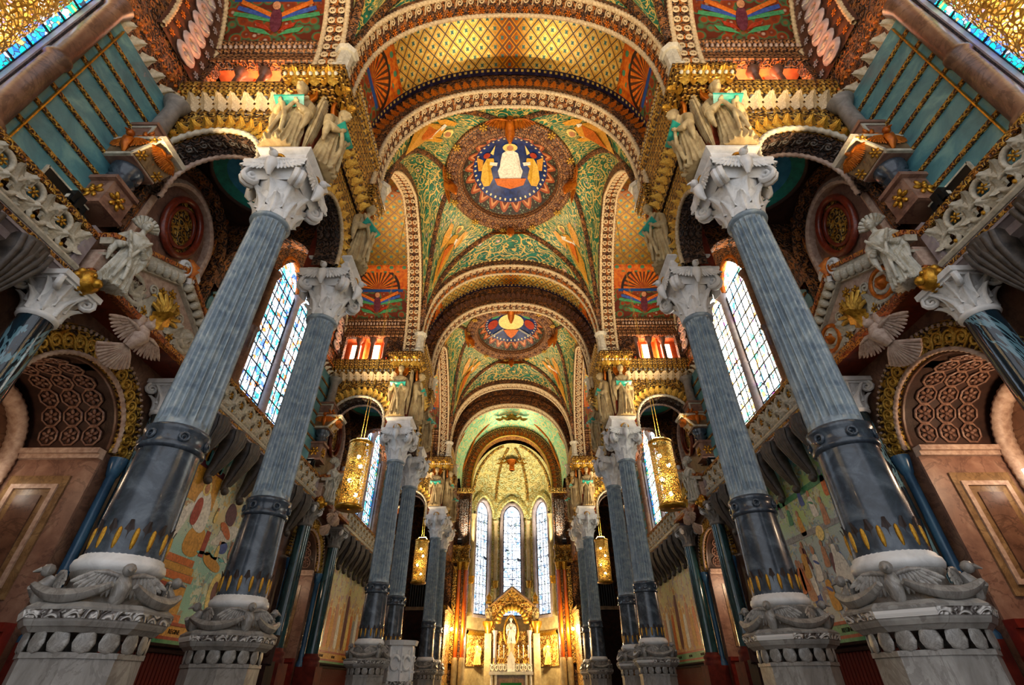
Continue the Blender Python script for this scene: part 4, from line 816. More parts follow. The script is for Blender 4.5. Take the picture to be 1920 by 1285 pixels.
# ------------------------------------------------------------------ shell of the building
def slab(name, label, cat, mb, mat): return tag(ob(name, (mb, mat)), label, cat, kind='structure')
slab('floor', 'stone floor of the nave', 'floor', MB().box(-12, 12, -12, 54, -.2, 0), 'grey_stone')
slab('ceiling', 'unseen roof slab added above the vaults to block daylight', 'ceiling', MB().box(-12.4, 12.4, -4, 54, 27.5, 27.8), 'dark_stone')  # unseen slab, added to keep world light off the vaults
slab('wall_back', 'brown stone end wall beside the apse', 'wall', MB().box(-12.4, -4.6, 47, 47.3, 0, 27.6).box(4.6, 12.4, 47, 47.3, 0, 27.6).box(-4.6, 4.6, 51.6, 51.9, 0, 27.6), 'brown_carved')
WALL = {}
for s in (-1, 1):
    WALL[s] = thing('wall_'+SIDE[s], f'{SIDE[s]} outer wall of the church with teal marble courses and gilded strips', 'wall', kind='structure', scale=(s, 1, 1))
    ob('daylight_block_wall', (MB().box(12.0, 12.2, -4, 54, 0, 27.6), 'dark_stone'), WALL[s])  # unseen wall, added outside the real one to stop stray daylight
    ob('choir_aisle_wall', (MB().box(9.5, 9.8, pier_y(2)-.3, 47, 0, 27.6), 'brown_carved'), WALL[s])

# bay walls with windows, teal courses, cornice -----------------------------------------------------------
WIN = path_point(2.45, 14.3, 17.6, 40); WIN = np.concatenate([[(-2.45, 9.7)], WIN, [(2.45, 9.7)]])
bay_wall = arch_wall(WIN, -5.2, 5.2, 23.9, 9.5, 9.95, 'x').mesh('bay_wall', 'brown_carved')
bay_low = MB().box(9.5, 9.9, -5.2, 5.2, 0, 9.7).mesh('lower_wall', 'brown_marble')
def teal(i):
    z0 = 9.32+.6*i; z1 = z0+.6; q = [(2.85, z0), (4.95, z0)]+[(4.95+.14*sin(a), z0+.3-.3*cos(a)) for a in np.linspace(0, pi, 7)][1:-1]+[(4.95, z1), (2.85, z1)]
    return MB().prism(q, 9.5, 9.43, 'x').mesh('teal_course', 'teal_marble')
teal_me = [teal(i) for i in range(9)]
stripe_me = MB().box(9.38, 9.44, 2.85, 4.99, -.045, .045).mesh('gilt_strip', 'strip_gilt')
bead_me = MB().box(9.36, 9.42, 3.06, 3.09, 9.35, 14.6).mesh('gilt_bead', 'gilt')
tcorn_me = strip([(9.8+(a*.62), z-.02) for a, z in ent], 2.7, 5.3, 'y').mesh('cornice', 'brown_carved')
jamb_me = MB().lathe([(.3, 9.7), (.3, 9.85), (.22, 9.95), (.21, 12.1), (.25, 12.14), (.25, 12.24), (.21, 12.28), (.2, 14.6), (.3, 14.9)], 20, (9.36, 2.66, 0)).mesh('jamb_colonnette', 'brown_marble')
for s in (-1, 1):
    for k in (-1, 0, 1):
        B = bay_y(k)
        for n_, me in (('bay_wall', bay_wall), ('lower_wall', bay_low)): ob(n_, me, WALL[s], TR(0, B, 0))
        for f in (-1, 1):
            mx = TR(0, B, 0) @ S4(1, f, 1)
            for t_ in teal_me: ob('teal_course', t_, WALL[s], mx)
            for i in range(9): ob('gilt_strip', stripe_me, WALL[s], mx @ TR(0, 0, 9.32+.6*i))
            ob('gilt_bead', bead_me, WALL[s], mx); ob('cornice', tcorn_me, WALL[s], mx); ob('jamb_colonnette', jamb_me, WALL[s], mx)
            row('cornice_leaf', 'leaf', 'cream_stone', WALL[s], [mx @ m for m in lin_frames((9.54, 2.8, 14.6), (9.54, 5.2, 14.6), 6, (-1, 0, -.35), (0, 0, 1))], S4(.38, .44, .6))
            row('cornice_bead', 'egg', 'amber_gilt', WALL[s], [mx @ m for m in lin_frames((9.44, 2.8, 15.42), (9.44, 5.2, 15.42), 14, (-1, 0, -.3), (0, 0, 1))], S4(.13, .14, .18))

# stained glass windows ------------------------------------------------------------------------------------
def pane(y0, y1, z0, z1, x=9.7): return MB()._add([(x, y0, z0), (x, y1, z0), (x, y1, z1), (x, y0, z1)], [(0, 1, 2, 3)], [(y0, z0), (y1, z0), (y1, z1), (y0, z1)])
head = path_point(.95, 15.9, 17.0, 16)+np.array([1.15, 0])
tymp = MB().prism([tuple(p) for p in WIN[1:-1]]+[(2.45, 14.0), (-2.45, 14.0)], 9.78, 9.84, 'x').mesh('tympanum', 'dark_carved')
lead = MB()
for f in (-1, 1):
    for i in range(11): lead.box(9.67, 9.70, min(f*.2, f*2.42), max(f*.2, f*2.42), 9.75+.615*i-.022, 9.75+.615*i+.022)
    for y in (.2, .7, 1.15, 1.62, 2.1, 2.42): lead.box(9.67, 9.70, f*y-.018, f*y+.018, 9.75, 15.9)
    lead.tube([(9.68, f*p[0], p[1]) for p in head], .05, 5, caps=False)
lead_me = lead.mesh('lead_bars', 'iron_lead')
mull_me = MB().lathe([(.3, 9.7), (.3, 9.85), (.2, 9.95), (.17, 12.2), (.21, 12.24), (.17, 12.3), (.16, 15.6), (.3, 15.9), (.3, 16.1)], 18, (9.62, 0, 0)).mesh('mullion', 'lilac_stone')
reveal_me = MB().box(9.3, 9.75, -2.5, 2.5, 9.58, 9.7).box(9.5, 9.9, 2.42, 2.5, 9.7, 15).box(9.5, 9.9, -2.5, -2.42, 9.7, 15).mesh('sill', 'lilac_stone')
trac_me = MB().tube([(9.6, f*p[0], p[1]) for f in (-1,) for p in head], .13, 7).tube([(9.6, p[0], p[1]) for p in head], .13, 7).mesh('tracery', 'amber_gilt')
nwin = 0
for s in (-1, 1):
    for k in (-1, 0, 1):
        nwin += 1; g = {-1: 'glass_gold', 0: 'glass_blue' if s < 0 else 'glass_warm', 1: 'glass_blue' if s < 0 else 'glass_warm'}[k]
        W = thing(f'window_{nwin}', f'{SIDE[s]} two-light leaded stained glass window of the {bay_names[k]} bay', 'window', (0, bay_y(k), 0), kind='structure', scale=(s, 1, 1))
        for f in (-1, 1):
            for i in range(10):
                ys = (.2, 1.15, 2.1) if k < 1 else (.2, 2.1)
                for a, b in zip(ys[:-1], ys[1:]): ob('pane', (pane(f*a, f*b, 9.75+.615*i, 9.75+.615*(i+1)), g), W)
                ob('border_pane', (pane(f*2.1, f*2.42, 9.75+.615*i, 9.75+.615*(i+1)), 'glass_border'), W)
            q = [(f*p[0], p[1]) for p in head]; ob('head_pane', (MB()._add([(9.7, *p) for p in q], [tuple(range(len(q)))], q), g), W)
        for n_, me in (('tympanum', tymp), ('lead_bars', lead_me), ('mullion', mull_me), ('sill', reveal_me), ('tracery', trac_me)): ob(n_, me, W)

# galleries with scroll balustrades and horn consoles ------------------------------------------------------
gal_slab = MB().box(8.8, 9.5, -5.05, 5.05, 8.3, 8.46).mesh('gallery_floor', 'lilac_stone')
gal_low = strip([(9.5, 8.02), (9.1, 8.04), (8.96, 8.1), (8.94, 8.24), (8.84, 8.3), (8.82, 8.36)], -5.05, 5.05, 'y').mesh('under_moulding', 'lilac_stone')
gal_band = MB().box(8.79, 8.81, -5.05, 5.05, 8.36, 8.44).mesh('inlay_band', 'strip_gilt')
gal_rail0 = strip([(8.95, 8.46), (8.78, 8.47), (8.74, 8.53), (8.78, 8.6), (8.86, 8.61), (8.95, 8.62)], -5.05, 5.05, 'y').mesh('bottom_rail', 'cream_stone')
gal_rail1 = MB().box(8.78, 9.0, -5.05, 5.05, 9.36, 9.5).mesh('top_rail', 'strip_gilt')
gal_post = MB().box(8.8, 9.0, -.1, .1, 8.46, 9.6).mesh('post', 'lilac_stone')
console_me = MB().tube([(8.98, 0, 8.3), (8.97, 0, 8.05), (9.04, 0, 7.7), (9.18, 0, 7.3), (9.3, 0, 6.98), (9.32, 0, 6.8), (9.26, 0, 6.72)], [.36, .33, .26, .18, .12, .1, .07], 10, up=(0, 1, 0))
for j in range(-2, 3): console_me.tube([(8.66+.03*abs(j), j*.15, 8.25), (8.7, j*.13, 7.95), (8.84, j*.09, 7.55), (9.03, j*.06, 7.2), (9.2, j*.04, 6.9)], [.05, .055, .045, .035, .02], 5)
console_me = console_me.ball((9.26, 0, 6.74), .13, 8, 5).mesh('console', 'console_stone')
for s in (-1, 1):
    for k in (-1, 0, 1):
        G = thing('gallery_balustrade', f'carved stone scroll balustrade with gilt rosettes on the {SIDE[s]} of the {bay_names[k]} bay', 'balustrade', (0, bay_y(k), 0), group='side galleries', scale=(s, 1, 1))
        for n_, me in (('gallery_floor', gal_slab), ('under_moulding', gal_low), ('inlay_band', gal_band), ('bottom_rail', gal_rail0), ('top_rail', gal_rail1)): ob(n_, me, G)
        for y in (-4.95, 4.95): ob('post', gal_post, G, TR(0, y, 0))
        n = 14
        for i in range(n):
            y = -4.75+9.5*(i+.5)/n
            row('acanthus_leaf', 'leaf', 'cream_stone', G, [mat4((8.85, y+.26, 9.0), (0, -1, 0), (0, 0, 1), (-1, 0, 0)) @ RZ(a_) for a_ in (.5, -.5, 2.4)]+[mat4((8.85, y-.2, 8.7), (0, -1, 0), (0, 0, 1), (-1, 0, 0)) @ RZ(a_) for a_ in (.9, -.6)], S4(.3, .34, .4))
            sc_ = ob('scroll_panel', piece('acanthus', 'cream_stone'), G, mat4((8.86, y-.12, 9.08), (0, -1, 0), (0, 0, 1), (-1, 0, 0)) @ S4(.46, .5, .6))
            ob('scroll_panel', piece('acanthus', 'cream_stone'), G, mat4((8.88, y+.2, 8.82), (0, 1, 0), (0, 0, -1), (-1, 0, 0)) @ S4(.4, .42, .6))
            ob('gilt_rosette', piece('flower', 'gilt'), G, mat4((8.82, y-.12, 9.08), (0, -1, 0), (0, 0, 1), (-1, 0, 0)) @ S4(.24))
            ob('gilt_knop', piece('egg', 'gilt'), G, mat4((8.77, y+.1, 8.66), (0, -1, 0), (0, 0, 1), (-1, 0, 0)) @ S4(.1))
        for i in range(9): ob('console', console_me, G, TR(0, -4.2+1.05*i, 0))
        for i in range(9): ob('frieze_scroll', piece('scroll', 'lilac_stone'), G, mat4((8.93, -4.2+1.05*i, 8.16), (0, 1, 0), (0, 0, 1), (-1, 0, 0)) @ S4(.28, .2, .4))

# wall mosaics, inscription bands, dado -------------------------------------------------------------------
def textmesh(txt, size, ext, mat, name='lettering'):
    cu = bpy.data.curves.new(name, 'FONT'); cu.body = txt; cu.size = size; cu.extrude = ext; cu.align_x = 'CENTER'; cu.resolution_u = 2
    o = bpy.data.objects.new(name, cu); COL.objects.link(o); dg = bpy.context.evaluated_depsgraph_get(); dg.update()
    me = bpy.data.meshes.new_from_object(o.evaluated_get(dg)); bpy.data.objects.remove(o); me.materials.clear(); me.materials.append(M[mat]); return me
LET = textmesh('REGINE', .16, .006, 'dark_wood')
def soft(pts, n=2):                                                # rounded outlines for the figures
    for _ in range(n): pts = sum([[(.75*a[0]+.25*b[0], .75*a[1]+.25*b[1]), (.25*a[0]+.75*b[0], .25*a[1]+.75*b[1])] for a, b in zip(pts, pts[1:]+pts[:1])], [])
    return pts
HARD = ('gold_sky', 'frieze', 'step', 'plinth', 'plinth_panel', 'plinth_base', 'road', 'meadow', 'tower', 'pulpit_red')
def yz(pts, x): return MB().prism(pts, x, x-.008, 'x')
def figure_left(T):                                                  # enthroned scene: stepped throne, seated figure, gold sky, ships
    Q = []
    def a(nm, mat, pts, d=0): Q.append((nm, mat, pts, d))
    a('gold_sky', 'mosaic_ochre', [(-2.9, 6.1), (-1.1, 6.1), (-1.1, 7.1), (-2.9, 7.1)])
    a('frieze', 'mosaic_plum', [(-2.95, 7.1), (-1.05, 7.1), (-1.05, 7.3), (-2.95, 7.3)]); a('cloth', 'mosaic_white', [(-3.3, 4.7), (-2.5, 4.75), (-2.1, 5.6), (-2.0, 6.1), (-2.3, 6.0), (-2.7, 5.3)])
    a('cloak', 'mosaic_white', [(-2.0, 5.5), (-1.2, 5.3), (-1.1, 5.9), (-1.35, 6.5), (-1.8, 6.65), (-2.1, 6.2)], 1); a('robe', 'mosaic_red', [(-2.05, 5.55), (-1.7, 5.45), (-1.6, 6.05), (-1.75, 6.35), (-2.0, 6.2)], 2)
    a('halo', 'mosaic_pale_gold', ell(-1.72, 6.62, .22, .24), 2); a('head', 'mosaic_skin', ell(-1.72, 6.6, .12, .16), 3)
    a('throne', 'mosaic_ochre', [(-1.9, 4.7), (-1.0, 4.7), (-.9, 5.5), (-1.5, 5.6), (-1.9, 5.3)]); a('pulpit_red', 'mosaic_red', [(-1.0, 4.8), (-.75, 4.8), (-.72, 5.55), (-.95, 5.55)], 1)
    for i, (w_, z) in enumerate(((1.7, 4.45), (1.9, 4.25), (2.1, 4.05))): a('step', ('mosaic_orange', 'mosaic_ochre', 'mosaic_orange')[i], [(-2.2-w_/2, z), (-2.2+w_/2+.3, z), (-2.2+w_/2+.3, z+.19), (-2.2-w_/2, z+.19)], 1)
    a('plinth', 'mosaic_ochre', [(-3.0, 3.25), (-1.0, 3.25), (-1.0, 4.0), (-3.0, 4.0)]); a('plinth_panel', 'mosaic_red', [(-2.5, 3.35), (-1.6, 3.35), (-1.6, 3.95), (-2.5, 3.95)], 1); a('plinth_base', 'mosaic_orange', [(-3.3, 3.06), (-.8, 3.06), (-.8, 3.25), (-3.3, 3.25)], 1)
    a('sail', 'mosaic_plum', [(-.3, 6.1), (.3, 5.9), (.45, 6.4), (.1, 6.7), (-.2, 6.6)]); a('hull', 'mosaic_orange', [(-.5, 5.9), (.3, 5.5), (.45, 5.7), (-.1, 6.05)], 1); a('sea', 'mosaic_blue', [(-.2, 5.1), (.4, 5.1), (.5, 5.45), (0, 5.5)])
    a('boat', 'mosaic_ochre', [(-.7, 4.7), (.3, 4.5), (.45, 4.75), (-.2, 4.95), (-.7, 5.05)], 1); a('foam', 'mosaic_white', [(-.7, 5.2), (-.1, 5.3), (.6, 5.6), (1.0, 6.0), (.4, 6.1), (-.3, 5.6)]); a('shield', 'mosaic_pale_gold', ell(.5, 4.0, .35, .6)); a('shield_core', 'mosaic_plum', ell(.5, 4.05, .15, .3), 1)
    for y, z, c in ((1.2, 5.2, 'mosaic_red'), (1.7, 5.6, 'mosaic_ochre'), (2.2, 5.0, 'mosaic_white'), (2.7, 5.6, 'mosaic_green'), (3.2, 5.1, 'mosaic_plum')): a('robe', c, [(y-.25, z-1.2), (y+.25, z-1.2), (y+.2, z), (y-.2, z)]); a('head', 'mosaic_skin', ell(y, z+.15, .12, .15, 10), 1)
    rnd = random.Random(9)
    for i in range(26):
        y = -3.3+6.6*rnd.random(); z = 5.3+1.2*rnd.random() if -2.8 > y or y > -.8 else 7.7; h = .35+.25*rnd.random(); w_ = h*.28
        a('robe', ('mosaic_white', 'mosaic_pale_gold', 'mosaic_cyan', 'mosaic_plum', 'mosaic_skin', 'mosaic_ochre', 'mosaic_grey')[i % 7], [(y-w_, z-h), (y+w_, z-h), (y+w_*.6, z-.05), (y, z), (y-w_*.6, z-.05)], 1+i % 3); a('head', 'mosaic_skin', ell(y, z+h*.12, h*.12, h*.16, 8), 2+i % 3)
    for i in range(9): a('wave', ('mosaic_cyan', 'mosaic_white')[i % 2], [(-1.2+.3*i, 4.9+.1*(i % 3)), (-.9+.3*i, 4.86), (-.6+.3*i, 4.95+.1*(i % 2)), (-.9+.3*i, 4.98)], 1)
    return Q
def figure_right(T):                                                 # crowd of soldiers before a walled town, kneeling figures
    Q = []; rnd = random.Random(3); cs = ['mosaic_blue', 'mosaic_grey', 'mosaic_skin', 'mosaic_ochre', 'mosaic_plum', 'mosaic_white', 'mosaic_green', 'mosaic_orange']
    Q.append(('meadow', 'mosaic_green', [(-2.6, 6.6), (2.9, 6.6), (2.9, 6.75), (-2.6, 6.8)], 0)); Q.append(('road', 'mosaic_grey', [(-3.4, 5.35), (3.4, 5.5), (3.4, 5.7), (-3.4, 5.5)], 0))
    def man(y, z, h, c, d, lean):
        w_ = h*.28; Q.append(('robe', c, [(y-w_+lean, z-h), (y-w_*.3+lean, z-h*1.04), (y+w_+lean, z-h), (y+w_*.75, z-h*.5), (y+w_*.62, z-.06), (y, z), (y-w_*.62, z-.06), (y-w_*.7, z-h*.5)], d))
        Q.append(('head', 'mosaic_skin' if rnd.random() < .6 else 'mosaic_grey', ell(y, z+h*.12, h*.13, h*.17, 8), d+1))
        if rnd.random() < .4: Q.append(('sash', cs[rnd.randrange(8)], [(y-w_*.6, z-h*.35), (y+w_*.6, z-h*.2), (y+w_*.65, z-h*.3), (y-w_*.6, z-h*.48)], d+1))
    for i in range(34): man(-3.3+6.6*rnd.random(), 4.15+1.05*rnd.random(), .55+.35*rnd.random(), cs[i % 8], i % 4, .2*(rnd.random()-.5))
    for i in range(14): man(-3.2+.48*i, 6.1+.35*(i % 3), .5+.15*rnd.random(), cs[(i*3+1) % 8], i % 2, .1*(rnd.random()-.5))
    Q.append(('halo', 'mosaic_pale_gold', ell(-1.2, 5.35, .2, .22), 2)); Q.append(('kneeling_figure', 'mosaic_white', [(-2.0, 3.7), (-1.2, 3.7), (-1.3, 4.4), (-1.7, 4.8), (-2.0, 4.4)], 2)); Q.append(('tower', 'mosaic_green', [(.2, 6.6), (.35, 6.6), (.35, 8.0), (.2, 8.0)], 0)); Q.append(('medallion', 'mosaic_cyan', ell(-3.1, 7.4, .5, .6), 0)); Q.append(('emblem', 'mosaic_blue', ell(-3.1, 7.45, .2, .3), 1))
    return Q
mos_frame = MB().box(9.40, 9.46, -3.95, -3.85, 3.0, 8.2).box(9.40, 9.46, 3.85, 3.95, 3.0, 8.2).mesh('frame', 'gilt_carved')
slat_me = MB().box(9.16, 9.24, -.055, .055, 0, 2.32).mesh('slat', 'red_wood')
for s in (-1, 1):
    for k in (-1, 0, 1):
        sub = {(-1, 0): 'gold and teal throne scene', (1, 0): 'green and blue crowd of soldiers'}.get((s, k), 'pale gold figures')
        T = thing('wall_mosaic', f'{SIDE[s]} wall mosaic of the {bay_names[k]} bay, {sub}', 'mosaic', (0, bay_y(k), 0), group='wall mosaics', scale=(s, 1, 1))
        mat = {1: 'mosaic_far'}.get(k, 'mosaic_left' if s < 0 else 'mosaic_right')
        ob('picture_field', (MB().box(9.44, 9.5, -3.9, 3.9, 3.05, 8.2), mat), T); ob('frame', mos_frame, T)
        for nm, mt, pts, d in (figure_left(T) if s < 0 and k < 1 else figure_right(T) if k < 1 else [(n_, m_, p_, d_) for y, z, c in ((-3.2, 4.6, 'mosaic_white'), (-2.6, 5, 'mosaic_orange'), (-2.0, 4.7, 'mosaic_ochre'), (-1.5, 5.3, 'mosaic_skin'), (-.9, 4.8, 'mosaic_white'), (-.4, 5.1, 'mosaic_ochre'), (.3, 5.9, 'mosaic_plum'), (.9, 5.0, 'mosaic_pale_gold'), (1.4, 5, 'mosaic_orange'), (2.0, 4.8, 'mosaic_grey'), (2.5, 5.2, 'mosaic_white'), (3.1, 4.9, 'mosaic_skin')) for n_, m_, p_, d_ in (('robe', c, [(y-.3, 3.2), (y+.3, 3.2), (y+.26, z-.8), (y+.2, z-.1), (y, z), (y-.2, z-.1), (y-.24, z-.8)], 0), ('head', 'mosaic_skin', ell(y, z+.14, .12, .16, 8), 1), ('halo', 'mosaic_pale_gold', ell(y, z+.16, .2, .22, 10), 0))]):
            ob(nm, (yz(pts if nm in HARD else soft(list(pts)), 9.438-.006*d), mt), T)
        ob('red_border', (MB().box(9.38, 9.5, -3.95, 3.95, 2.98, 3.06), 'mosaic_red'), T); ib = ob('inscription_band', (MB().box(9.4, 9.5, -3.95, 3.95, 2.72, 2.98), 'mosaic_green' if s > 0 else 'mosaic_ochre'), T)
        for i in range(4): ob('lettering', LET, ib, mat4((9.395, -2.8+1.9*i, 2.79), (0, -1, 0), (0, 0, 1), (-1, 0, 0)) if s > 0 else mat4((9.395, -2.8+1.9*i, 2.79), (0, 1, 0), (0, 0, 1), (-1, 0, 0)))
        ob('red_border', (MB().box(9.38, 9.5, -3.95, 3.95, 2.64, 2.72), 'mosaic_red'), T); ob('green_border', (MB().box(9.36, 9.5, -3.95, 3.95, 2.5, 2.64), 'mosaic_green'), T)
        Dd = thing('wood_dado', f'dark slatted wooden dado under the {SIDE[s]} mosaic of the {bay_names[k]} bay', 'panelling', (0, bay_y(k), 0), group='wooden dados', scale=(s, 1, 1))
        ob('backing', (MB().box(9.25, 9.5, -3.95, 3.95, 0, 2.5), 'dark_wood'), Dd); ob('cap_rail', (strip([(9.25, 2.3), (9.1, 2.32), (9.08, 2.38), (9.14, 2.42), (9.06, 2.46), (9.04, 2.52), (9.3, 2.54)], -3.95, 3.95, 'y'), 'dark_wood'), Dd)
        for i in range(48): ob('slat', slat_me, Dd, TR(0, -3.85+7.7*(i+.5)/48, 0))


for s in (-1, 1):                                                    # slim dark display panels standing behind the near balustrades
    Q = thing('display_panel', f'thin dark display panel with pale edge behind the {SIDE[s]} balustrade of the nearest bay', 'screen', (s*9.16, bay_y(-1)+4.35, 9.5), group='display panels')
    ob('screen', (MB().box(-.02, .02, -.62, .42, 0, .52), 'black_metal'), Q); ob('edge', (MB().box(-.03, .03, -.64, .44, .52, .56).box(-.03, .03, -.66, -.62, 0, .56), 'cream_stone'), Q); ob('foot', (MB().box(-.1, .1, -.2, .0, -.04, 0), 'black_metal'), Q)

# ------------------------------------------------------------------ side portals under the piers
CY = GAP/2
POR = path_round(1.45, 0, 6.1, 7.55, 2.05, 60)+np.array([CY, 0]); ARCHI = path_round(1.5, 6.1, 6.1, 7.6, 2.05, 44)+np.array([CY, 0])
PT = {}
PT['wall'] = arch_wall(POR, -.75, GAP+.75, 10.35, 9.5, 9.9, 'x').mesh('portal_wall', 'brown_marble')
PT['wall_up'] = MB().box(9.5, 9.9, -.75, GAP+.75, 10.35, 15.8).mesh('upper_wall', 'rose_marble')
PT['barrel'] = sweep(POR, [(.0, 9.55), (.0, 11.8)], 'x').mesh('portal_barrel', 'umber_vault')
PT['end'] = MB().box(11.75, 11.9, CY-1.5, CY+1.5, 0, 7.7).mesh('portal_end', 'brown_marble')
INN = path_round(1.25, 0, 5.9, 7.2, 2.0, 50)+np.array([CY, 0])
tor = []
pp = resample(INN, 220); nn_, _ = normals2(pp)
PT['flute'] = MB().grid([[amap('x', pp[i]+nn_[i]*(.14*sin(a)*(1+.12*(i % 2))), 11.55+.2*cos(a)*(1+.12*(i % 2))) for a in np.linspace(0, 2*pi, 8, endpoint=False)] for i in range(220)], cv=True).mesh('fluted_arch', 'pink_stone')
PT['archivolt'] = sweep(ARCHI, [(0, 9.5), (0, 9.42), (.04, 9.4), (.08, 9.43), (.5, 9.43), (.54, 9.38), (.6, 9.38), (.62, 9.44), (.68, 9.5)], 'x').mesh('archivolt', 'gilt_carved')
PT['arope'] = rope(ARCHI, .03, 9.39, .05, .12, 'x').mesh('rope', 'pink_stone')
PT['coffer'] = MB().tube([(.46*cos(a), .46*sin(a), .02) for a in np.linspace(pi/8, 2*pi+pi/8, 8, endpoint=False)], .05, 5, closed=True, up=(0, 0, 1)).join(PM['flower'], S4(.75)).mesh('coffer', 'rose_marble')
PT['jframe'] = MB().box(9.5, 11.7, CY+1.40, CY+1.46, 2.6, 5.9).mesh('jamb_panel', 'rose_marble')
PT['jinner'] = MB().box(9.95, 11.3, CY+1.36, CY+1.41, 3.0, 5.5).mesh('jamb_field', 'ochre_marble')
jm = MB()
for x0, x1, z0, z1 in ((10.1, 10.2, 3.2, 5.3), (11.05, 11.15, 3.2, 5.3), (10.2, 11.05, 3.2, 3.3), (10.2, 11.05, 5.2, 5.3)): jm.box(x0, x1, CY+1.32, CY+1.37, z0, z1)
PT['jmould'] = jm.mesh('jamb_moulding', 'pink_stone'); PT['jcore'] = MB().box(10.35, 10.9, CY+1.33, CY+1.37, 3.45, 5.05).mesh('jamb_core', 'brown_marble')
PT['jbase'] = MB().box(9.5, 11.7, CY+1.25, CY+1.46, 0, 2.45).box(9.5, 11.7, CY+1.18, CY+1.46, 2.45, 2.6).box(9.5, 11.7, CY+1.22, CY+1.46, 1.95, 2.02).mesh('jamb_base', 'choir_red')
PT['jcorn'] = MB().box(9.5, 11.7, CY+1.3, CY+1.46, 5.9, 6.0).box(9.5, 11.7, CY+1.22, CY+1.46, 6.0, 6.12).mesh('jamb_cornice', 'pink_stone')
PT['thin'] = MB().lathe([(.2, 2.3), (.2, 2.4), (.13, 2.5), (.11, 2.6), (.105, 5.6), (.13, 5.64), (.2, 5.95), (.2, 6.05)], 16).mesh('thin_colonnette', 'blue_shaft_marble')
BC = {'shaft': MB().lathe([(.3, 2.75), (.3, 3.0), (.27, 7.3)], 32).mesh('shaft', 'black_marble'), 'shaft_g': MB().lathe([(.3, 2.75), (.3, 3.0), (.27, 7.3)], 32).mesh('shaft', 'green_marble'),
      'base': MB().lathe([(.42, 2.3), (.42, 2.45), (.36, 2.5), (.4, 2.58), (.38, 2.66), (.31, 2.7), (.3, 2.8)], 24).box(-.45, .45, -.45, .45, 0, 2.3).mesh('base', 'red_wood'),
      'cap_d': MB().lathe([(.28, 7.26), (.33, 7.3), (.33, 7.36), (.28, 7.4), (.3, 7.7), (.36, 7.95), (.44, 8.06)], 24).box(-.5, .5, -.48, .48, 8.08, 8.2).box(-.45, .45, -.43, .43, 8.02, 8.08).mesh('capital', 'grey_stone'), 'cap': MB().lathe([(.28, 7.26), (.33, 7.3), (.33, 7.36), (.28, 7.4), (.3, 7.7), (.36, 7.95), (.44, 8.06)], 24).box(-.5, .5, -.48, .48, 8.08, 8.2).box(-.45, .45, -.43, .43, 8.02, 8.08).mesh('capital', 'white_marble')}
GAB = [(-.25, 8.55), (-.25, 9.2), (CY, 10.2), (GAP+.25, 9.2), (GAP+.25, 8.55)]
PT['gable'] = MB().prism(GAB, 8.62, 9.5, 'x').mesh('gable_block', 'pink_stone')
PT['gunder'] = MB().box(8.6, 9.5, -.3, GAP+.3, 8.47, 8.55).mesh('gable_soffit', 'red_marble')
PT['gedge'] = MB().box(8.5, 8.66, -.32, GAP+.32, 8.45, 8.59).mesh('base_moulding', 'inlay_red')
PT['rake'] = MB().box(-.06, .2, 0, 2.35, .12, .26).box(-.02, .2, 0, 2.35, -.14, -.08).mesh('raking_cornice', 'cream_stone')
PT['rake2'] = MB().box(-.12, .3, 0, 2.35, .26, .36).mesh('raking_edge', 'inlay_red')
PT['shell'] = MB()
for i in range(9):
    a = pi*(i+.5)/9; PT['shell'].tube([(.1*cos(a), .1*sin(a), .05), (.35*cos(a), .35*sin(a), .1), (.62*cos(a), .62*sin(a), .03)], [.03, .06, .05], 5)
PT['shell'] = PT['shell'].mesh('shell', 'gilt_leaf')
PT['roundel'] = MB().tube(spiral_path(1.8, .05, .38, 26, .4), .065, 6, up=(0, 0, 1)).mesh('roundel_scroll', 'cream_stone')
PT['ring'] = MB().tube([(.34*cos(a), .34*sin(a), .04) for a in np.linspace(0, 2*pi, 20, endpoint=False)], .06, 6, closed=True, up=(0, 0, 1)).ball((0, 0, 0), .2, 8, 4).mesh('roundel_ring', 'amber_gilt')
fan = MB()
for i in range(13):
    a = -pi/2-.9+1.8*i/12; fan.tube([(0, 0, .06), (.3*cos(a), .3*sin(a), .08), (.62*cos(a), .62*sin(a), .02)], [.02, .045, .05], 5)
PT['tail'] = fan.mesh('tail', 'pink_stone')
PT['eagle'] = MB().tube([(0, .35, .0), (0, .1, .12), (0, -.2, .08)], [.1, .2, .1], 8).ball((0, .42, .05), .12, 8, 6).tube([(0, .5, .06), (0, .62, .0)], [.05, .01], 5).mesh('body', 'pink_stone')
PT['corbel'] = MB().tube([(0, .1, .0), (0, .3, -.2), (0, .46, -.37)], [.1, .12, .16], 7).mesh('corbel', 'pink_stone')
PT['finial'] = MB().box(-.1, .1, -.14, .14, 0, .25).join(m_leaf(.5, .3), Matrix.Rotation(pi/2, 4, 'X') @ S4(.5)).mesh('finial', 'amber_gilt')
PT['mask'] = MB().ball((0, 0, 0), .24, 12, 8, (.8, 1, 1.1)).ball((-.2, 0, -.05), .1, 8, 5).ball((-.16, .09, .08), .05, 6, 4).ball((-.16, -.09, .08), .05, 6, 4)
for i in range(10): PT['mask'].ball((.06, .22*cos(2*pi*i/10), .23*sin(2*pi*i/10)), .08, 6, 4)
PT['mask'] = PT['mask'].mesh('lion_mask', 'gilt')
TXT = {-1: textmesh('DAVIDIS', .26, .02, 'brown_stone'), 1: textmesh('MARTYROS', .24, .02, 'brown_stone')}; TXTV = textmesh('VIRGO', .17, .02, 'brown_stone')
PROPH = angel_body('prophet_stone', 5)
PSHELL = MB()
for i in range(9):
    a = pi*(.05+.9*i/8); PSHELL.tube([(.05*cos(a), .1, 2.2+.05*sin(a)), (.22*cos(a), .14, 2.25+.22*sin(a)), (.4*cos(a), .08, 2.28+.4*sin(a))], [.03, .06, .07], 5)
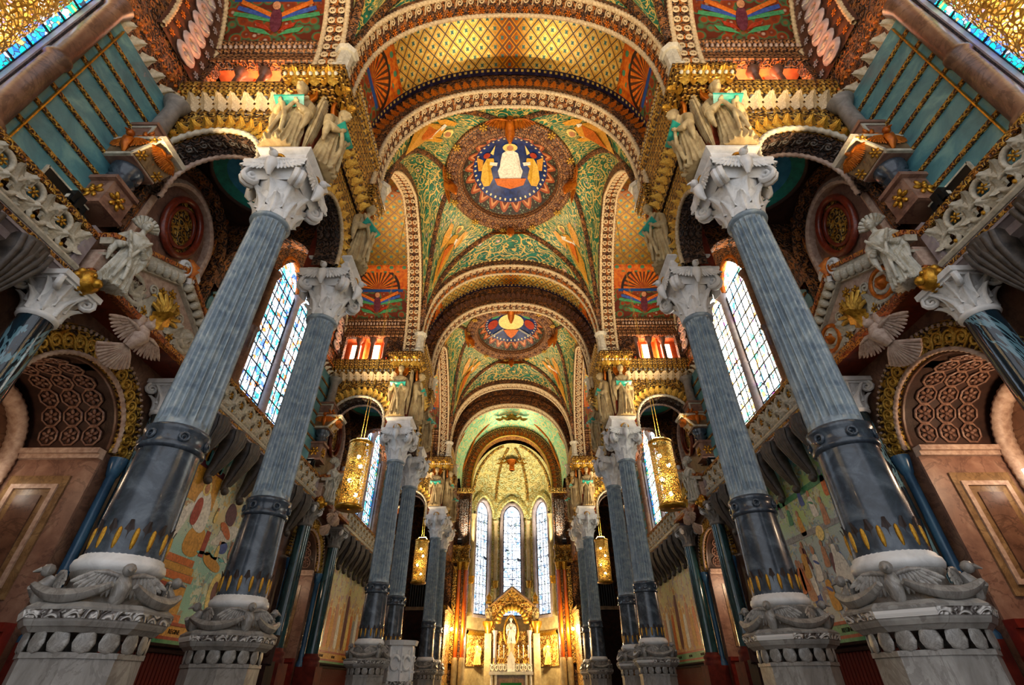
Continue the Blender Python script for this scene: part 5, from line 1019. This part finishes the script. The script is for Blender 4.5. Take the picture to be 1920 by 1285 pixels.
PSHELL = PSHELL.mesh('shell_nimbus', 'prophet_stone')
for s in (-1, 1):
    for k in range(3):
        nm = ['nearest', 'second', 'farthest'][k]; py = pier_y(k)
        T = thing('side_portal', f'{nm} {SIDE[s]} arched portal with coffered barrel and marble jamb panels', 'doorway', (0, py, 0), kind='structure', scale=(s, 1, 1))
        for n_, key in (('portal_wall', 'wall'), ('upper_wall', 'wall_up'), ('portal_end', 'end'), ('fluted_arch', 'flute'), ('archivolt', 'archivolt'), ('rope', 'arope'), ('jamb_base', 'jbase'), ('jamb_cornice', 'jcorn')): ob(n_, PT[key], T)
        br = ob('portal_barrel', PT['barrel'], T); jp = ob('jamb_panel', PT['jframe'], T); ob('jamb_field', PT['jinner'], jp); ob('jamb_moulding', PT['jmould'], jp); ob('jamb_core', PT['jcore'], jp)
        for y in (CY-1.78, CY+1.78): ob('thin_colonnette', PT['thin'], T, TR(9.38, y, 0))
        if k < 2:
            POH = POR[POR[:, 1] > 6.15]
            for x in (9.98, 10.5, 11.02):
                for m in frames(POH, 9, 'x', -.02, x): ob('coffer', PT['coffer'], br, m @ S4(.5))
            row('archivolt_scroll', 'scroll', 'gilt_leaf', T, frames(ARCHI, 20, 'x', .29, 9.42, 'front'), S4(.36, .42, .5))
            row('archivolt_bead', 'egg', 'pink_stone', T, frames(ARCHI, 44, 'x', .57, 9.37, 'front'), S4(.1, .1, .1))
        for y, w_ in ((-.22, 'near'), (GAP+.22, 'far')):
            Q = thing('dark_marble_column', f'dark veined marble column at the {w_} side of the {nm} {SIDE[s]} portal', 'column', (s*9.02, py+y, 0), group='dark columns beside the portals')
            ob('base', BC['base'], Q); ob('shaft', BC['shaft' if k == 0 else 'shaft_g'], Q); c_ = ob('capital', BC['cap' if k == 0 else 'cap_d'], Q)
            for q in range(8): ob('acanthus_leaf', piece('leaf', 'white_marble' if k == 0 else 'grey_stone'), c_, radial(q*pi/4, .28, 7.38) @ S4(.25, .4, .6)); ob('acanthus_leaf', piece('leaf', 'white_marble' if k == 0 else 'grey_stone'), c_, radial(q*pi/4+pi/8, .29, 7.55) @ S4(.25, .48, .6))
            for q in range(4): a_ = q*pi/2+pi/4; ob('volute', CM['volute'], c_, mat4((.5*cos(a_), .5*sin(a_), 7.95), (-cos(a_), -sin(a_), 0), (0, 0, -1), (sin(a_), -cos(a_), 0), .7))
        Gt = thing('gable_pediment', f'carved gabled stone pediment over the {nm} {SIDE[s]} portal with shell and scrolls', 'pediment', (0, py, 0), group='gabled pediments', scale=(s, 1, 1))
        gb = ob('gable_block', PT['gable'], Gt); ob('gable_soffit', PT['gunder'], Gt); ob('base_moulding', PT['gedge'], Gt)
        ang = atan2(1.0, CY+.25)
        for f in (1, -1):
            mx = TR(8.52, CY, 10.2) @ S4(1, f, 1) @ Matrix.Rotation(-ang, 4, 'X')
            ob('raking_cornice', PT['rake'], Gt, mx); ob('raking_edge', PT['rake2'], Gt, mx)
            for i in range(8): ob('egg_ornament', piece('tongue', 'cream_stone'), Gt, mx @ mat4((-.06, .2+.25*i, .02), (0, 1, 0), (0, 0, 1), (-1, 0, 0)) @ S4(.3, .3, .55))
            fr = lambda y, z, x=8.6: mat4((x, y, z), (0, -1, 0), (0, 0, 1), (-1, 0, 0))
            rs = ob('roundel_scroll', PT['roundel'], gb, fr(CY+f*1.05, 9.06) @ S4(f*.95, .95, 1))
            if s > 0: ob('roundel_ring', PT['ring'], gb, fr(CY+f*1.08, 9.08))
            row('gable_leaf', 'leaf', 'cream_stone', gb, [fr(CY+f*(.35+.3*i), 8.74+.1*i) @ RZ(f*(.5+.4*i)) for i in range(3)], .5)
        row('gable_scroll', 'scroll', 'cream_stone', gb, [fr(CY+d, 8.7) for d in (-.75, .75)]+[fr(CY+d, 9.4) for d in (-.55, .55)], .34)
        row('gable_flower', 'flower', 'gilt', gb, [fr(CY+d, z) for d, z in ((-.28, 9.54), (.28, 9.54), (0, 9.72), (-.5, 8.8), (.5, 8.8))], .32)
        ob('shell', PT['shell'], gb, fr(CY, 8.98) @ S4(1.0)); ob('gable_leaf', piece('leaf', 'gilt'), gb, fr(CY, 8.62) @ S4(.6, .5, .9))
        tm = lambda y, z: mat4((8.6, y, z), (0, s, 0), (0, 0, 1), (-1, 0, 0)) @ S4(1 if s < 0 else 1, 1, 1)
        for y in (.55,): ob('lettering', TXT[s], gb, mat4((8.6, y+.1, 8.65), (0, 1 if s < 0 else -1, 0), (0, 0, 1), (-1, 0, 0)))
        if s < 0: ob('lettering', TXTV, gb, mat4((8.56, CY-1.05, 9.12), (0, 1, 0), (0, 0, 1), (-1, 0, 0)))
        ob('finial', PT['finial'], Gt, TR(8.5, CY, 10.35))
        for f in (-1, 1): ob('volute', CM['volute'], Gt, mat4((8.48, CY+f*.22, 10.5), (0, f, 0), (0, 0, 1), (-1, 0, 0)))
        E_ = thing('eagle_carving', f'pale carved eagle with fan tail under the {nm} {SIDE[s]} pediment', 'sculpture', group='eagles under the pediments')
        ob('corbel', PT['corbel'], E_); ob('body', PT['eagle'], E_); ob('tail', PT['tail'], E_, TR(0, -.15, 0))
        for f in (-1, 1): ob('wing', piece('wing', 'pink_stone'), E_, TR(f*.06, .16, .05) @ S4(f*.8, .9, 1))
        E_.matrix_basis = mat4((s*8.5, py+CY-.5, 8.0), (0, 1, 0), (s*-.45, 0, .89), (s*-.89*1, 0, -.45), 1.0)
        ob('lion_mask', PT['mask'], Gt, TR(8.55, -.2, 8.3))
        Pp = thing('prophet_statue', f'pale stone robed statue with shell behind the head at the {nm} {SIDE[s]} pediment', 'statue', (s*8.36, py+.02, 8.36), -s*(pi/2-.55), 'robed statues by the pediments', scale=(.7, .7, .82))
        ob('body', PROPH, Pp); ob('shell_nimbus', PSHELL, Pp)
        lm = thing('wall_lamp', f'small white tube lamp inside the {nm} {SIDE[s]} portal', 'lamp', (s*11.2, py+CY+.9, 5.2), group='portal lamps')
        ob('tube', (MB().lathe([(.001, -.2), (.04, -.2), (.04, .2), (.001, .2)], 10), 'white_lamp'), lm); ob('socket', (MB().lathe([(.001, -.24), (.05, -.24), (.05, -.2), (.001, -.2)], 10), 'black_metal'), lm)
        lite('portal_light', 'POINT', (s*10.6, py+CY-.5, 5.6), 70 if s > 0 else 16, (1, .7, .45), size=.2)

# ------------------------------------------------------------------ floodlights on the galleries, most added to light the vaults; cylinder lamps
fl_box = MB().box(-.16, .16, -.13, .13, 0, .3).mesh('housing', 'black_metal'); fl_yoke = MB().box(-.2, -.17, -.04, .04, -.15, .2).box(.17, .2, -.04, .04, -.15, .2).box(-.2, .2, -.05, .05, -.2, -.15).mesh('yoke', 'black_metal'); fl_lab = MB().box(-.06, .06, -.14, -.13, .08, .18).mesh('rating_plate', 'candle_wax')
fl_lens = MB().box(-.14, .14, -.11, .11, .3, .31).mesh('lens', 'flood_lens')
for s in (-1, 1):
    for k in (-1, 0, 1):
        B = bay_y(k)
        for e, dy in (('far', 4.4), ('near', -4.4)):  # only the nearest bay's far pair is known, the others are added
            F = thing('floodlight', f'black floodlight of a mostly added set on the {SIDE[s]} gallery at the {e} end of the {bay_names[k]} bay', 'floodlight', (s*9.12, B+dy, 9.72), group='gallery floodlights')
            ob('housing', fl_box, F); ob('yoke', fl_yoke, F); ob('rating_plate', fl_lab, F); ob('lens', fl_lens, F)
            lite('flood_beam', 'SPOT', (s*8.75, B+dy*.93, 10.3), 1100 if k < 1 else 900, (1, .7, .38), size=.25, aim=(-s*.5, B+dy*.2, 24.5), spot=74, blend=.6)
LM = {'shade': MB().lathe([(.4, 6.55), (.4, 8.8)], 40).mesh('shade', 'lamp_gilt'), 'top': MB().lathe([(.3, 8.78), (.42, 8.78), (.43, 8.86), (.3, 8.88)], 32).mesh('top_rim', 'gilt'), 'bot': MB().lathe([(.05, 6.46), (.44, 6.46), (.46, 6.52), (.42, 6.58)], 32).mesh('bottom_rim', 'gilt'),
      'bulb': MB().ball((0, 0, 0), .075, 12, 8).mesh('bulb', 'bulb'), 'cord': MB().tube([(-.06, 0, 9.1), (-.03, 0, 15), (0, 0, 23.2)], .009, 5).tube([(.06, 0, 9.1), (.03, 0, 15), (0, 0, 23.2)], .009, 5).tube([(-.36, 0, 8.84), (-.2, 0, 9.05), (.2, 0, 9.05), (.36, 0, 8.84)], .02, 5).mesh('cord', 'gilt_leaf')}
for s in (-1, 1):
    for k in (-1, 0, 1):
        L = thing('cylinder_lamp', f'tall pierced gold cylinder lamp hanging on the {SIDE[s]} of the {bay_names[k]} bay', 'lamp', (s*5.48, bay_y(k), 0), group='hanging cylinder lamps')
        for n_, key in (('shade', 'shade'), ('top_rim', 'top'), ('bottom_rim', 'bot'), ('cord', 'cord')): ob(n_, LM[key], L)
        for q, z in enumerate((7.0, 7.45, 7.95, 8.4)): ob('bulb', LM['bulb'], L, TR(.16*cos(2.4*q+1), .16*sin(2.4*q+1), z))
        lite('lamp_glow', 'POINT', (s*5.48, bay_y(k), 7.7), 18, (1, .76, .42), size=.1)
        lite('added_vault_spot', 'SPOT', (s*5.48, bay_y(k), 8.95), 1400, (1, .78, .5), size=.3, aim=(s*1.5, bay_y(k)+.5, 26), spot=120, blend=.8)  # added spot above the lamp, brightens dome and barrels

# ------------------------------------------------------------------ chancel and apse
CHA = path_round(3.75, 16.4, 17.0, 21.9, 2.15, 60); YA = 44.4
ch = thing('chancel_arch', 'dark brown carved chancel arch before the apse with pale green vault above', 'arch', (0, YA, 0), kind='structure')
ob('rib', sweep(CHA, [(1.0, -.1), (.95, -.2), (.5, -.2), (.45, -.12), (.1, -.12), (0, -.2), (0, .8)], 'y').mesh('rib', 'brown_vine'), ch)
ob('rope', rope(CHA, .02, -.22, .07, .2).mesh('rope', 'gilt_leaf'), ch)
row('leaf_ornament', 'leaf', 'amber_gilt', ch, frames(CHA, 40, 'y', .14, -.14, 'front'), S4(.34, .4, .3))
OUT = path_round(4.72, 16.4, 17.0, 22.9, 2.2, 60)
mbv = MB(); TBn = resample(TB, 60)
mbv.grid([[(OUT[i][0], -.15, OUT[i][1]), (OUT[i][0]*.97+TBn[i][0]*.03, -1.6, OUT[i][1]+.6), (TBn[i][0], -4.2, TBn[i][1])] for i in range(60)], uv=[[(i*.25, 0.2), (i*.25, 1.7), (i*.25, 4.4)] for i in range(60)])
ob('green_vault', mbv.mesh('green_vault', 'apse_green'), ch)
for f in (-1, 1):
    ob('vault_rib', MB().tube([(f*4.8, -.4, 18.0), (f*3.6, -.7, 21.4), (f*2.0, -1.1, 23.1), (f*.5, -1.3, 23.8)], .11, 7).mesh('vault_rib', 'amber_gilt'), ch)
    ob('vault_rib', MB().tube([(f*5.3, -2.8, 19.0), (f*4.2, -2.4, 22.0), (f*2.2, -1.7, 23.6), (f*.5, -1.4, 23.9)], .11, 7).mesh('vault_rib', 'amber_gilt'), ch)
row('gilt_boss', 'acanthus', 'gilt_leaf', ch, [mat4((f*.45, -1.4, 23.55), (f, 0, 0), (0, .4, .9), (0, -.9, .4)) for f in (-1, 1)], 1.5)
ob('gilt_boss', piece('flower', 'gilt_leaf'), ch, mat4((0, -1.45, 23.6), (1, 0, 0), (0, .4, .9), (0, -.9, .4), 2.0)); row('gilt_boss', 'leaf', 'gilt', ch, [mat4((0, -1.4, 23.5), (1, 0, 0), (0, -.4, -.9), (0, -.9, .4))], 1.2)
cw = MB()
for s in (-1, 1):
    C_ = thing('choir_pier', f'{SIDE[s]} choir pier with orange marble columns and gilded entablature', 'pier', (0, YA, 0), kind='structure', scale=(s, 1, 1))
    ob('pier_wall', (MB().box(3.75, 6.2, 0, .9, 0, 16.6).box(3.75, 4.2, .6, 1.4, 11.3, 11.45).box(5.1, 5.6, -3.6, .2, 10.3, 17.4), 'brown_carved'), C_); ob('relief_panel', (MB().box(3.95, 4.75, -.08, .02, 11.8, 15.6), 'dark_carved'), C_)
    ob('entablature', (MB().box(3.6, 5.2, -.35, .1, 10.2, 10.5).box(3.7, 5.1, -.25, .1, 10.5, 11.3).box(3.6, 5.2, -.4, .1, 11.3, 11.55).box(3.65, 5.2, -.3, .1, 16.2, 16.6), 'gilt_carved'), C_)
    for x in (3.92, 4.45):
        ob('orange_column', (MB().lathe([(.16, 3.3), (.15, 9.6)], 20, (x, -.2, 0)), 'orange_marble'), C_); ob('column_capital', (MB().lathe([(.16, 9.58), (.18, 9.7), (.28, 10.1), (.28, 10.2)], 16, (x, -.2, 0)), 'gilt'), C_)
        ob('column_base', (MB().lathe([(.15, 3.4), (.2, 3.3), (.24, 3.1), (.24, 0)], 16, (x, -.2, 0)), 'apse_stone'), C_)
    ob('gilt_pilaster', (MB().box(4.66, 4.98, -.14, .02, 3.0, 9.9), 'gilt_carved'), C_)
    ob('choir_panel', (MB().box(4.95, 5.05, -4.0, -.1, 1.0, 6.2), 'amber_relief'), C_); ob('choir_cornice', (MB().box(4.8, 5.1, -4.0, -.1, 6.2, 6.5), 'gilt_carved'), C_)
    Lp = thing('choir_lamp', f'bright wall lamp on the {SIDE[s]} choir panel', 'lamp', (s*4.75, YA-1.0, 5.2), group='choir lamps')
    ob('globe', (MB().ball((0, 0, 0), .12, 12, 8), 'bulb'), Lp); ob('arm', (MB().tube([(s*.2, 0, -.3), (0, 0, -.25), (0, 0, -.1)], .025, 6), 'gilt'), Lp)
    lite('choir_glow', 'POINT', (s*4.3, YA-1.0, 5.2), 240, (1, .66, .28), size=.2)
    lite('apse_glow', 'POINT', (s*3.0, YA+1.4, 4.6), 420, (1, .74, .38), size=.25)
    Og = thing('choir_organ', f'dark organ case with thin pipes behind the {SIDE[s]} choir columns', 'organ', (s*7.2, 44.6, 0), group='choir organs')
    ob('case', (MB().box(-1.4, 1.4, -.3, .6, 0, 6.6), 'dark_wood'), Og); ob('ledge', (MB().box(-1.5, 1.5, -.45, .6, 6.6, 6.85), 'ochre_marble'), Og); ob('back', (MB().box(-1.4, 1.4, .2, .6, 6.85, 9.6), 'dark_wood'), Og)
    for i in range(14): ob('pipe', (MB().lathe([(.07, 6.85), (.07, 8.6+.5*abs(sin(i*.7)))], 10, (-1.3+.2*i, 0, 0)), 'black_metal'), Og)
for f in (-1, 1):
    F = thing('floodlight', f'small black floodlight added for vault light on the {SIDE[f]} choir entablature below the green vault', 'floodlight', (f*4.6, YA-.2, 11.75), group='added choir floodlights')  # fixtures added to brighten the green vault
    ob('housing', fl_box, F); ob('yoke', fl_yoke, F); ob('lens', fl_lens, F); lite('flood_beam', 'SPOT', (f*4.4, YA-.4, 12.2), 800, (1, .84, .58), size=.2, aim=(-f*1.0, YA-2.6, 24.0), spot=100, blend=.8)
AP = thing('apse', 'apse wall with three tall leaded windows under a gilded half dome', 'apse', (0, 45.6, 0), kind='structure')
RA = 4.0; angs = [pi/2-.86, pi/2, pi/2+.86]
ob('apse_wall', MB().lathe([(RA, 0), (RA, 2.7), (RA+.01, 6.6)], 48, a0=0, a1=pi).mesh('apse_wall', 'apse_stone'), AP)
wall = MB()
def seg(a0, a1, z0, z1, r=RA): wall.lathe([(r, z0), (r, z1)], max(3, int(abs(a1-a0)*16)), a0=a0, a1=a1)
hw = .24
ed = [0]+sum([[a-hw, a+hw] for a in angs], [])+[pi]
for i in range(0, len(ed), 2): seg(ed[i], ed[i+1], 6.6, 17.2)
ob('window_wall', wall.mesh('window_wall', 'apse_gold'), AP)
ob('half_dome', MB().grid([[(RA*cos(f)*cos(a), RA*cos(f)*sin(a)*.98, 17.0+4.7*sin(f)) for f in np.linspace(0, pi/2, 14)] for a in np.linspace(0, pi, 40)]).mesh('half_dome', 'apse_gold'), AP)
for a in (pi/2-.43, pi/2+.43, pi/2-1.3, pi/2+1.3): ob('dome_rib', MB().tube([(RA*.97*cos(f)*cos(a), RA*.97*cos(f)*sin(a), 17.0+4.6*sin(f)) for f in np.linspace(0, 1.35, 12)], .13, 7).mesh('dome_rib', 'gilt_carved'), AP)
row('crown_ornament', 'acanthus', 'gilt', AP, [mat4((f*.9, 2.0, 20.6), (f, 0, 0), (0, .5, .86), (0, -.86, .5)) for f in (-1, 1)], .9)
ob('crown_ornament', (MB().lathe([(.2, 0), (.3, .1), (.24, .5), (.34, .9), (.5, 1.1)], 14, (0, 2.1, 19.6)), 'amber_gilt'), AP); row('crown_ornament', 'leaf', 'gilt', AP, [mat4((0, 2.0, 20.3), (1, 0, 0), (0, .5, .86), (0, -.86, .5))], 1.4)
nw = nwin
for a, wd in zip(angs, ('right', 'centre', 'left')):
    nw += 1
    W = thing(f'window_{nw}', f'tall narrow pale leaded apse window, {wd} of the three', 'window', (0, 45.6, 0), a-pi/2, kind='structure')
    H = path_point(.82, 15.4, 16.5, 14); y = RA-.06
    for i in range(11):
        for x0, x1 in ((-.82, 0), (0, .82)): ob('pane', (MB()._add([(x0, y, 6.75+.786*i), (x1, y, 6.75+.786*i), (x1, y, 6.75+.786*(i+1)), (x0, y, 6.75+.786*(i+1))], [(0, 1, 2, 3)], [(x0, .786*i), (x1, .786*i), (x1, .786*(i+1)), (x0, .786*(i+1))]), 'glass_apse'), W)
    ob('head_pane', (MB()._add([(p[0], y, p[1]) for p in H], [tuple(range(len(H)))], [tuple(p) for p in H]), 'glass_apse'), W)
    ld = MB()
    for i in range(12): ld.box(-.82, .82, y-.04, y-.01, 6.75+.786*i-.02, 6.75+.786*i+.02)
    for x in (-.82, -.41, 0, .41, .82): ld.box(x-.018, x+.018, y-.04, y-.01, 6.75, 15.5)
    ob('lead_bars', (ld, 'iron_lead'), W)
    FR = np.concatenate([[(-.9, 6.6)], path_point(.9, 15.4, 16.65, 20), [(.9, 6.6)]])
    ob('stone_frame', sweep(resample(FR, 40), [(0, y), (0, y-.3), (.1, y-.36), (.28, y-.3), (.3, y-.1)], 'y').mesh('stone_frame', 'lilac_stone'), W)
    ob('hood', sweep(path_point(1.2, 15.3, 17.0, 22), [(0, y-.1), (0, y-.4), (.12, y-.45), (.5, y-.3)], 'y').mesh('hood', 'apse_gold'), W)
    ob('sill', (MB().box(-1.0, 1.0, y-.3, y+.1, 6.45, 6.65), 'lilac_stone'), W)
for a in (pi/2-.43, pi/2+.43, pi/2-1.3, pi/2+1.3):
    x, yy = 3.78*cos(a), 3.78*sin(a)
    ob('shaft', (MB().lathe([(.22, 6.4), (.22, 6.7), (.15, 6.8), (.14, 9.0), (.24, 9.3), (.3, 9.5), (.2, 9.6), (.2, 11.5), (.28, 12.2), (.18, 12.4), (.17, 14.4), (.3, 14.9)], 14, (x, yy, 0)), 'apse_stone'), AP)
    ob('shaft_capital', (MB().lathe([(.2, 8.9), (.3, 9.1), (.26, 9.3), (.34, 9.5)], 14, (x, yy, 0)), 'gilt'), AP)
for f in (-1, 1):
    a0, a1 = (.25, 1.05) if f > 0 else (pi-1.05, pi-.25)
    ob('relief_panel', MB().lathe([(3.9, 2.9), (3.9, 5.1)], 12, a0=a0, a1=a1).mesh('relief_panel', 'amber_relief'), AP); ob('panel_cornice', MB().lathe([(3.95, 5.1), (3.8, 5.15), (3.75, 5.35), (3.95, 5.5)], 12, a0=a0, a1=a1).mesh('panel_cornice', 'gilt'), AP)
    am = (a0+a1)/2; ob('relief_figure', PROPH.copy(), AP, TR(3.75*cos(am), 3.75*sin(am), 3.0) @ S4(.75, .5, .75)).data.materials[0] = M['amber_relief']

for f in (-1, 1):
    F = thing('floodlight', f'small black floodlight added for vault light on the {SIDE[f]} ledge of the chancel arch', 'floodlight', (f*3.86, 45.55, 11.62), group='added apse floodlights')  # fixtures added to brighten the half dome
    ob('housing', fl_box, F); ob('yoke', fl_yoke, F); ob('lens', fl_lens, F); lite('flood_beam', 'SPOT', (f*3.6, 45.75, 12.1), 900, (1, .86, .6), size=.2, aim=(-f*1.2, 48.2, 19.5), spot=95, blend=.8)
# reredos, altar, statue, candles
R = thing('reredos', 'gilded gabled altar canopy with rayed arch in the apse', 'altarpiece', (0, 47.4, 0))
ARC = path_round(1.5, 4.2, 5.7, 7.5, 2.0, 40)
ob('arch_face', arch_wall(ARC, -1.75, 1.75, 7.55, 0, .4, 'y').mesh('arch_face', 'amber_relief'), R)
ob('gable', (MB().prism([(-1.9, 7.0), (1.9, 7.0), (1.9, 7.3), (0, 8.75), (-1.9, 7.3)], .05, .35, 'y'), 'gilt_carved'), R)
for f in (-1, 1):
    ob('raking_cornice', (MB().tube([(f*2.0, -.05, 7.25), (0, -.05, 8.72)], .13, 4), 'ochre_marble'), R)
    ob('side_pier', (MB().box(f*2.05-.28, f*2.05+.28, -.2, .5, 0, 5.2), 'apse_stone'), R); ob('bracket', (MB().lathe([(.2, 5.0), (.3, 5.5), (.5, 5.9), (.5, 6.1)], 14, (f*2.05, .1, 0)), 'gilt'), R)
    ob('niche_statue', ANG, R, TR(f*2.05, 0, 6.1) @ S4(.55)); ob('pinnacle', (MB().box(f*2.05-.25, f*2.05+.25, -.2, .4, 7.45, 7.6).lathe([(.24, 7.6), (.2, 7.8), (.28, 7.95), (.1, 8.2), (.02, 8.4)], 10, (f*2.05, .1, 0)), 'gilt'), R)
    ob('front_column', (MB().lathe([(.14, 2.9), (.13, 5.0), (.2, 5.2), (.22, 5.4)], 16, (f*1.45, -.3, 0)), 'lilac_stone'), R)
for i in range(13):
    a = pi*(i+.5)/13; ob('ray', piece('tongue', 'gilt_leaf'), R, mat4((1.2*cos(a), -.08, 5.9+1.2*sin(a)), (-sin(a), 0, cos(a)), (cos(a), 0, sin(a)), (0, -1, 0)) @ S4(.42, .5, .5))
ob('back_panel', (MB().box(-1.5, 1.5, .45, .55, 2.9, 5.4), 'amber_relief'), R)
cr = MB().box(-.03, .03, .1, .16, 8.7, 9.9).box(-.3, .3, .1, .16, 9.35, 9.42).box(-.18, .18, .1, .16, 8.95, 9.0).mesh('cross', 'mosaic_blue'); ob('cross', cr, R)
Vg = thing('white_madonna_statue', 'white robed statue standing in the altar canopy', 'statue', (-.1, 47.05, 4.45), scale=(.78, .78, .78))
WM = PROPH.copy(); WM.materials[0] = M['white_marble']; ob('body', WM, Vg); ob('pedestal', (MB().lathe([(.45, 0), (.4, -.1), (.3, -.4), (.34, -.9), (.5, -1.1)], 16), 'apse_stone'), Vg)
mandorla = thing('mandorla', 'gold almond shaped ring round the white statue', 'ornament', (-.1, 47.25, 5.4)); ob('ring', (MB().tube([(.55*sin(a)*(1-.15*cos(a)), 0, 1.1*cos(a)) for a in np.linspace(0, 2*pi, 30, endpoint=False)], .06, 6, closed=True, up=(0, 1, 0)), 'gilt'), mandorla); ob('rays', (MB().tube([(.62*sin(a)*(1-.15*cos(a)), .02, 1.2*cos(a)) for a in np.linspace(0, 2*pi, 60, endpoint=False)], .03, 4, closed=True, up=(0, 1, 0)), 'gilt_leaf'), mandorla)
Al = thing('altar', 'white carved stone altar table with arcaded front below the canopy', 'altar', (-.1, 46.2, 0))
ob('table', (MB().box(-1.75, 1.75, -.4, .6, 2.3, 2.5), 'white_marble'), Al); ob('retable', (MB().box(-1.7, 1.7, .2, .6, 2.5, 3.05), 'white_carved'), Al); ob('base', (MB().box(-1.3, 1.3, -.2, .5, 0, 2.3), 'ochre_marble'), Al); ob('tabernacle', (MB().box(-.3, .3, -.05, .5, 2.5, 3.3).prism([(-.36, 3.3), (.36, 3.3), (0, 3.9)], -.05, .5, 'y'), 'white_marble'), Al)
for x in (-1.55, -1.2, 1.2, 1.55): ob('leg', (MB().lathe([(.1, 0), (.1, 2.3)], 12, (x, -.25, 0)), 'white_marble'), Al)
for i in range(10): ob('arcade_panel', piece('eyelet', 'cream_stone'), Al, mat4((-1.5+.33*i, .18, 2.77), (1, 0, 0), (0, 0, 1), (0, -1, 0)) @ S4(.36, .5, .3))
tag(ob('altar_cloth', (MB().box(-.9, .7, 44.6, 45.4, 1.55, 1.78), 'green_cloth')), 'green cloth on the low table before the altar', 'cloth')
tag(ob('green_sign', (MB().box(-5.3, -4.9, 43.0, 43.05, 1.5, 1.78), 'green_cloth')), 'small green panel at the foot of the left choir wall', 'sign')
can = MB().lathe([(.1, 0), (.1, .03), (.03, .08), (.04, .2), (.025, .3), (.06, .36), (.06, .38)], 10).mesh('candlestick', 'gilt'); wax = MB().lathe([(.025, .38), (.022, 1.15), (.002, 1.17)], 8).mesh('candle', 'candle_wax'); fla = MB().lathe([(.001, 1.17), (.018, 1.2), (.001, 1.27)], 6).mesh('flame', 'bulb')
for i, x in enumerate((-1.5, -1.1, -.7, .5, .9, 1.3)):
    K = thing('altar_candle', f'white altar candle on gilt stick, {ordn[i]} from the left', 'candle', (x, 46.55, 3.05), group='altar candles'); ob('stick', can, K); ob('candle', wax, K); ob('flame', fla, K)
# pulpit, kneeling-bench finials
Pu = thing('marble_pulpit', 'white carved marble pulpit between the third and fourth left columns', 'pulpit', (-4.62, 23.4, 0))
ob('basin', (oct_prism(oct_prism(MB(), .62, 1.75, 2.95), .72, 2.95, 3.12, .78), 'white_marble'), Pu); ob('bowl', (oct_prism(oct_prism(MB(), .35, .9, 1.6, .6), .7, 1.6, 1.75), 'white_carved'), Pu); ob('stem', (oct_prism(MB(), .3, 0, .9), 'white_marble'), Pu)
for q in range(8):
    a = q*pi/4; ob('panel_relief', piece('acanthus', 'white_marble'), Pu, radial(a, .58, 2.35) @ S4(.42, .55, .5)); ob('corner_shaft', (MB().lathe([(.05, 1.78), (.04, 2.9)], 8, (.62*cos(a+pi/8), .62*sin(a+pi/8), 0)), 'white_marble'), Pu)
for s in (-1, 1):
    Fi = thing('bench_end', f'dark carved wooden bench end standing by the {SIDE[s]} wall before the second portal', 'bench end', (s*8.3, 19.6, 0), group='carved bench ends')
    ob('panel', (MB().box(-.1, .1, -.35, .35, 0, 2.3), 'dark_wood'), Fi); ob('carved_top', (MB().tube([(0, -.2, 2.2), (0, -.15, 2.6), (0, .05, 2.95), (0, .25, 3.0), (0, .3, 2.75)], [.22, .2, .17, .12, .07], 8).ball((0, -.3, 2.5), .14, 8, 6), 'dark_wood'), Fi)
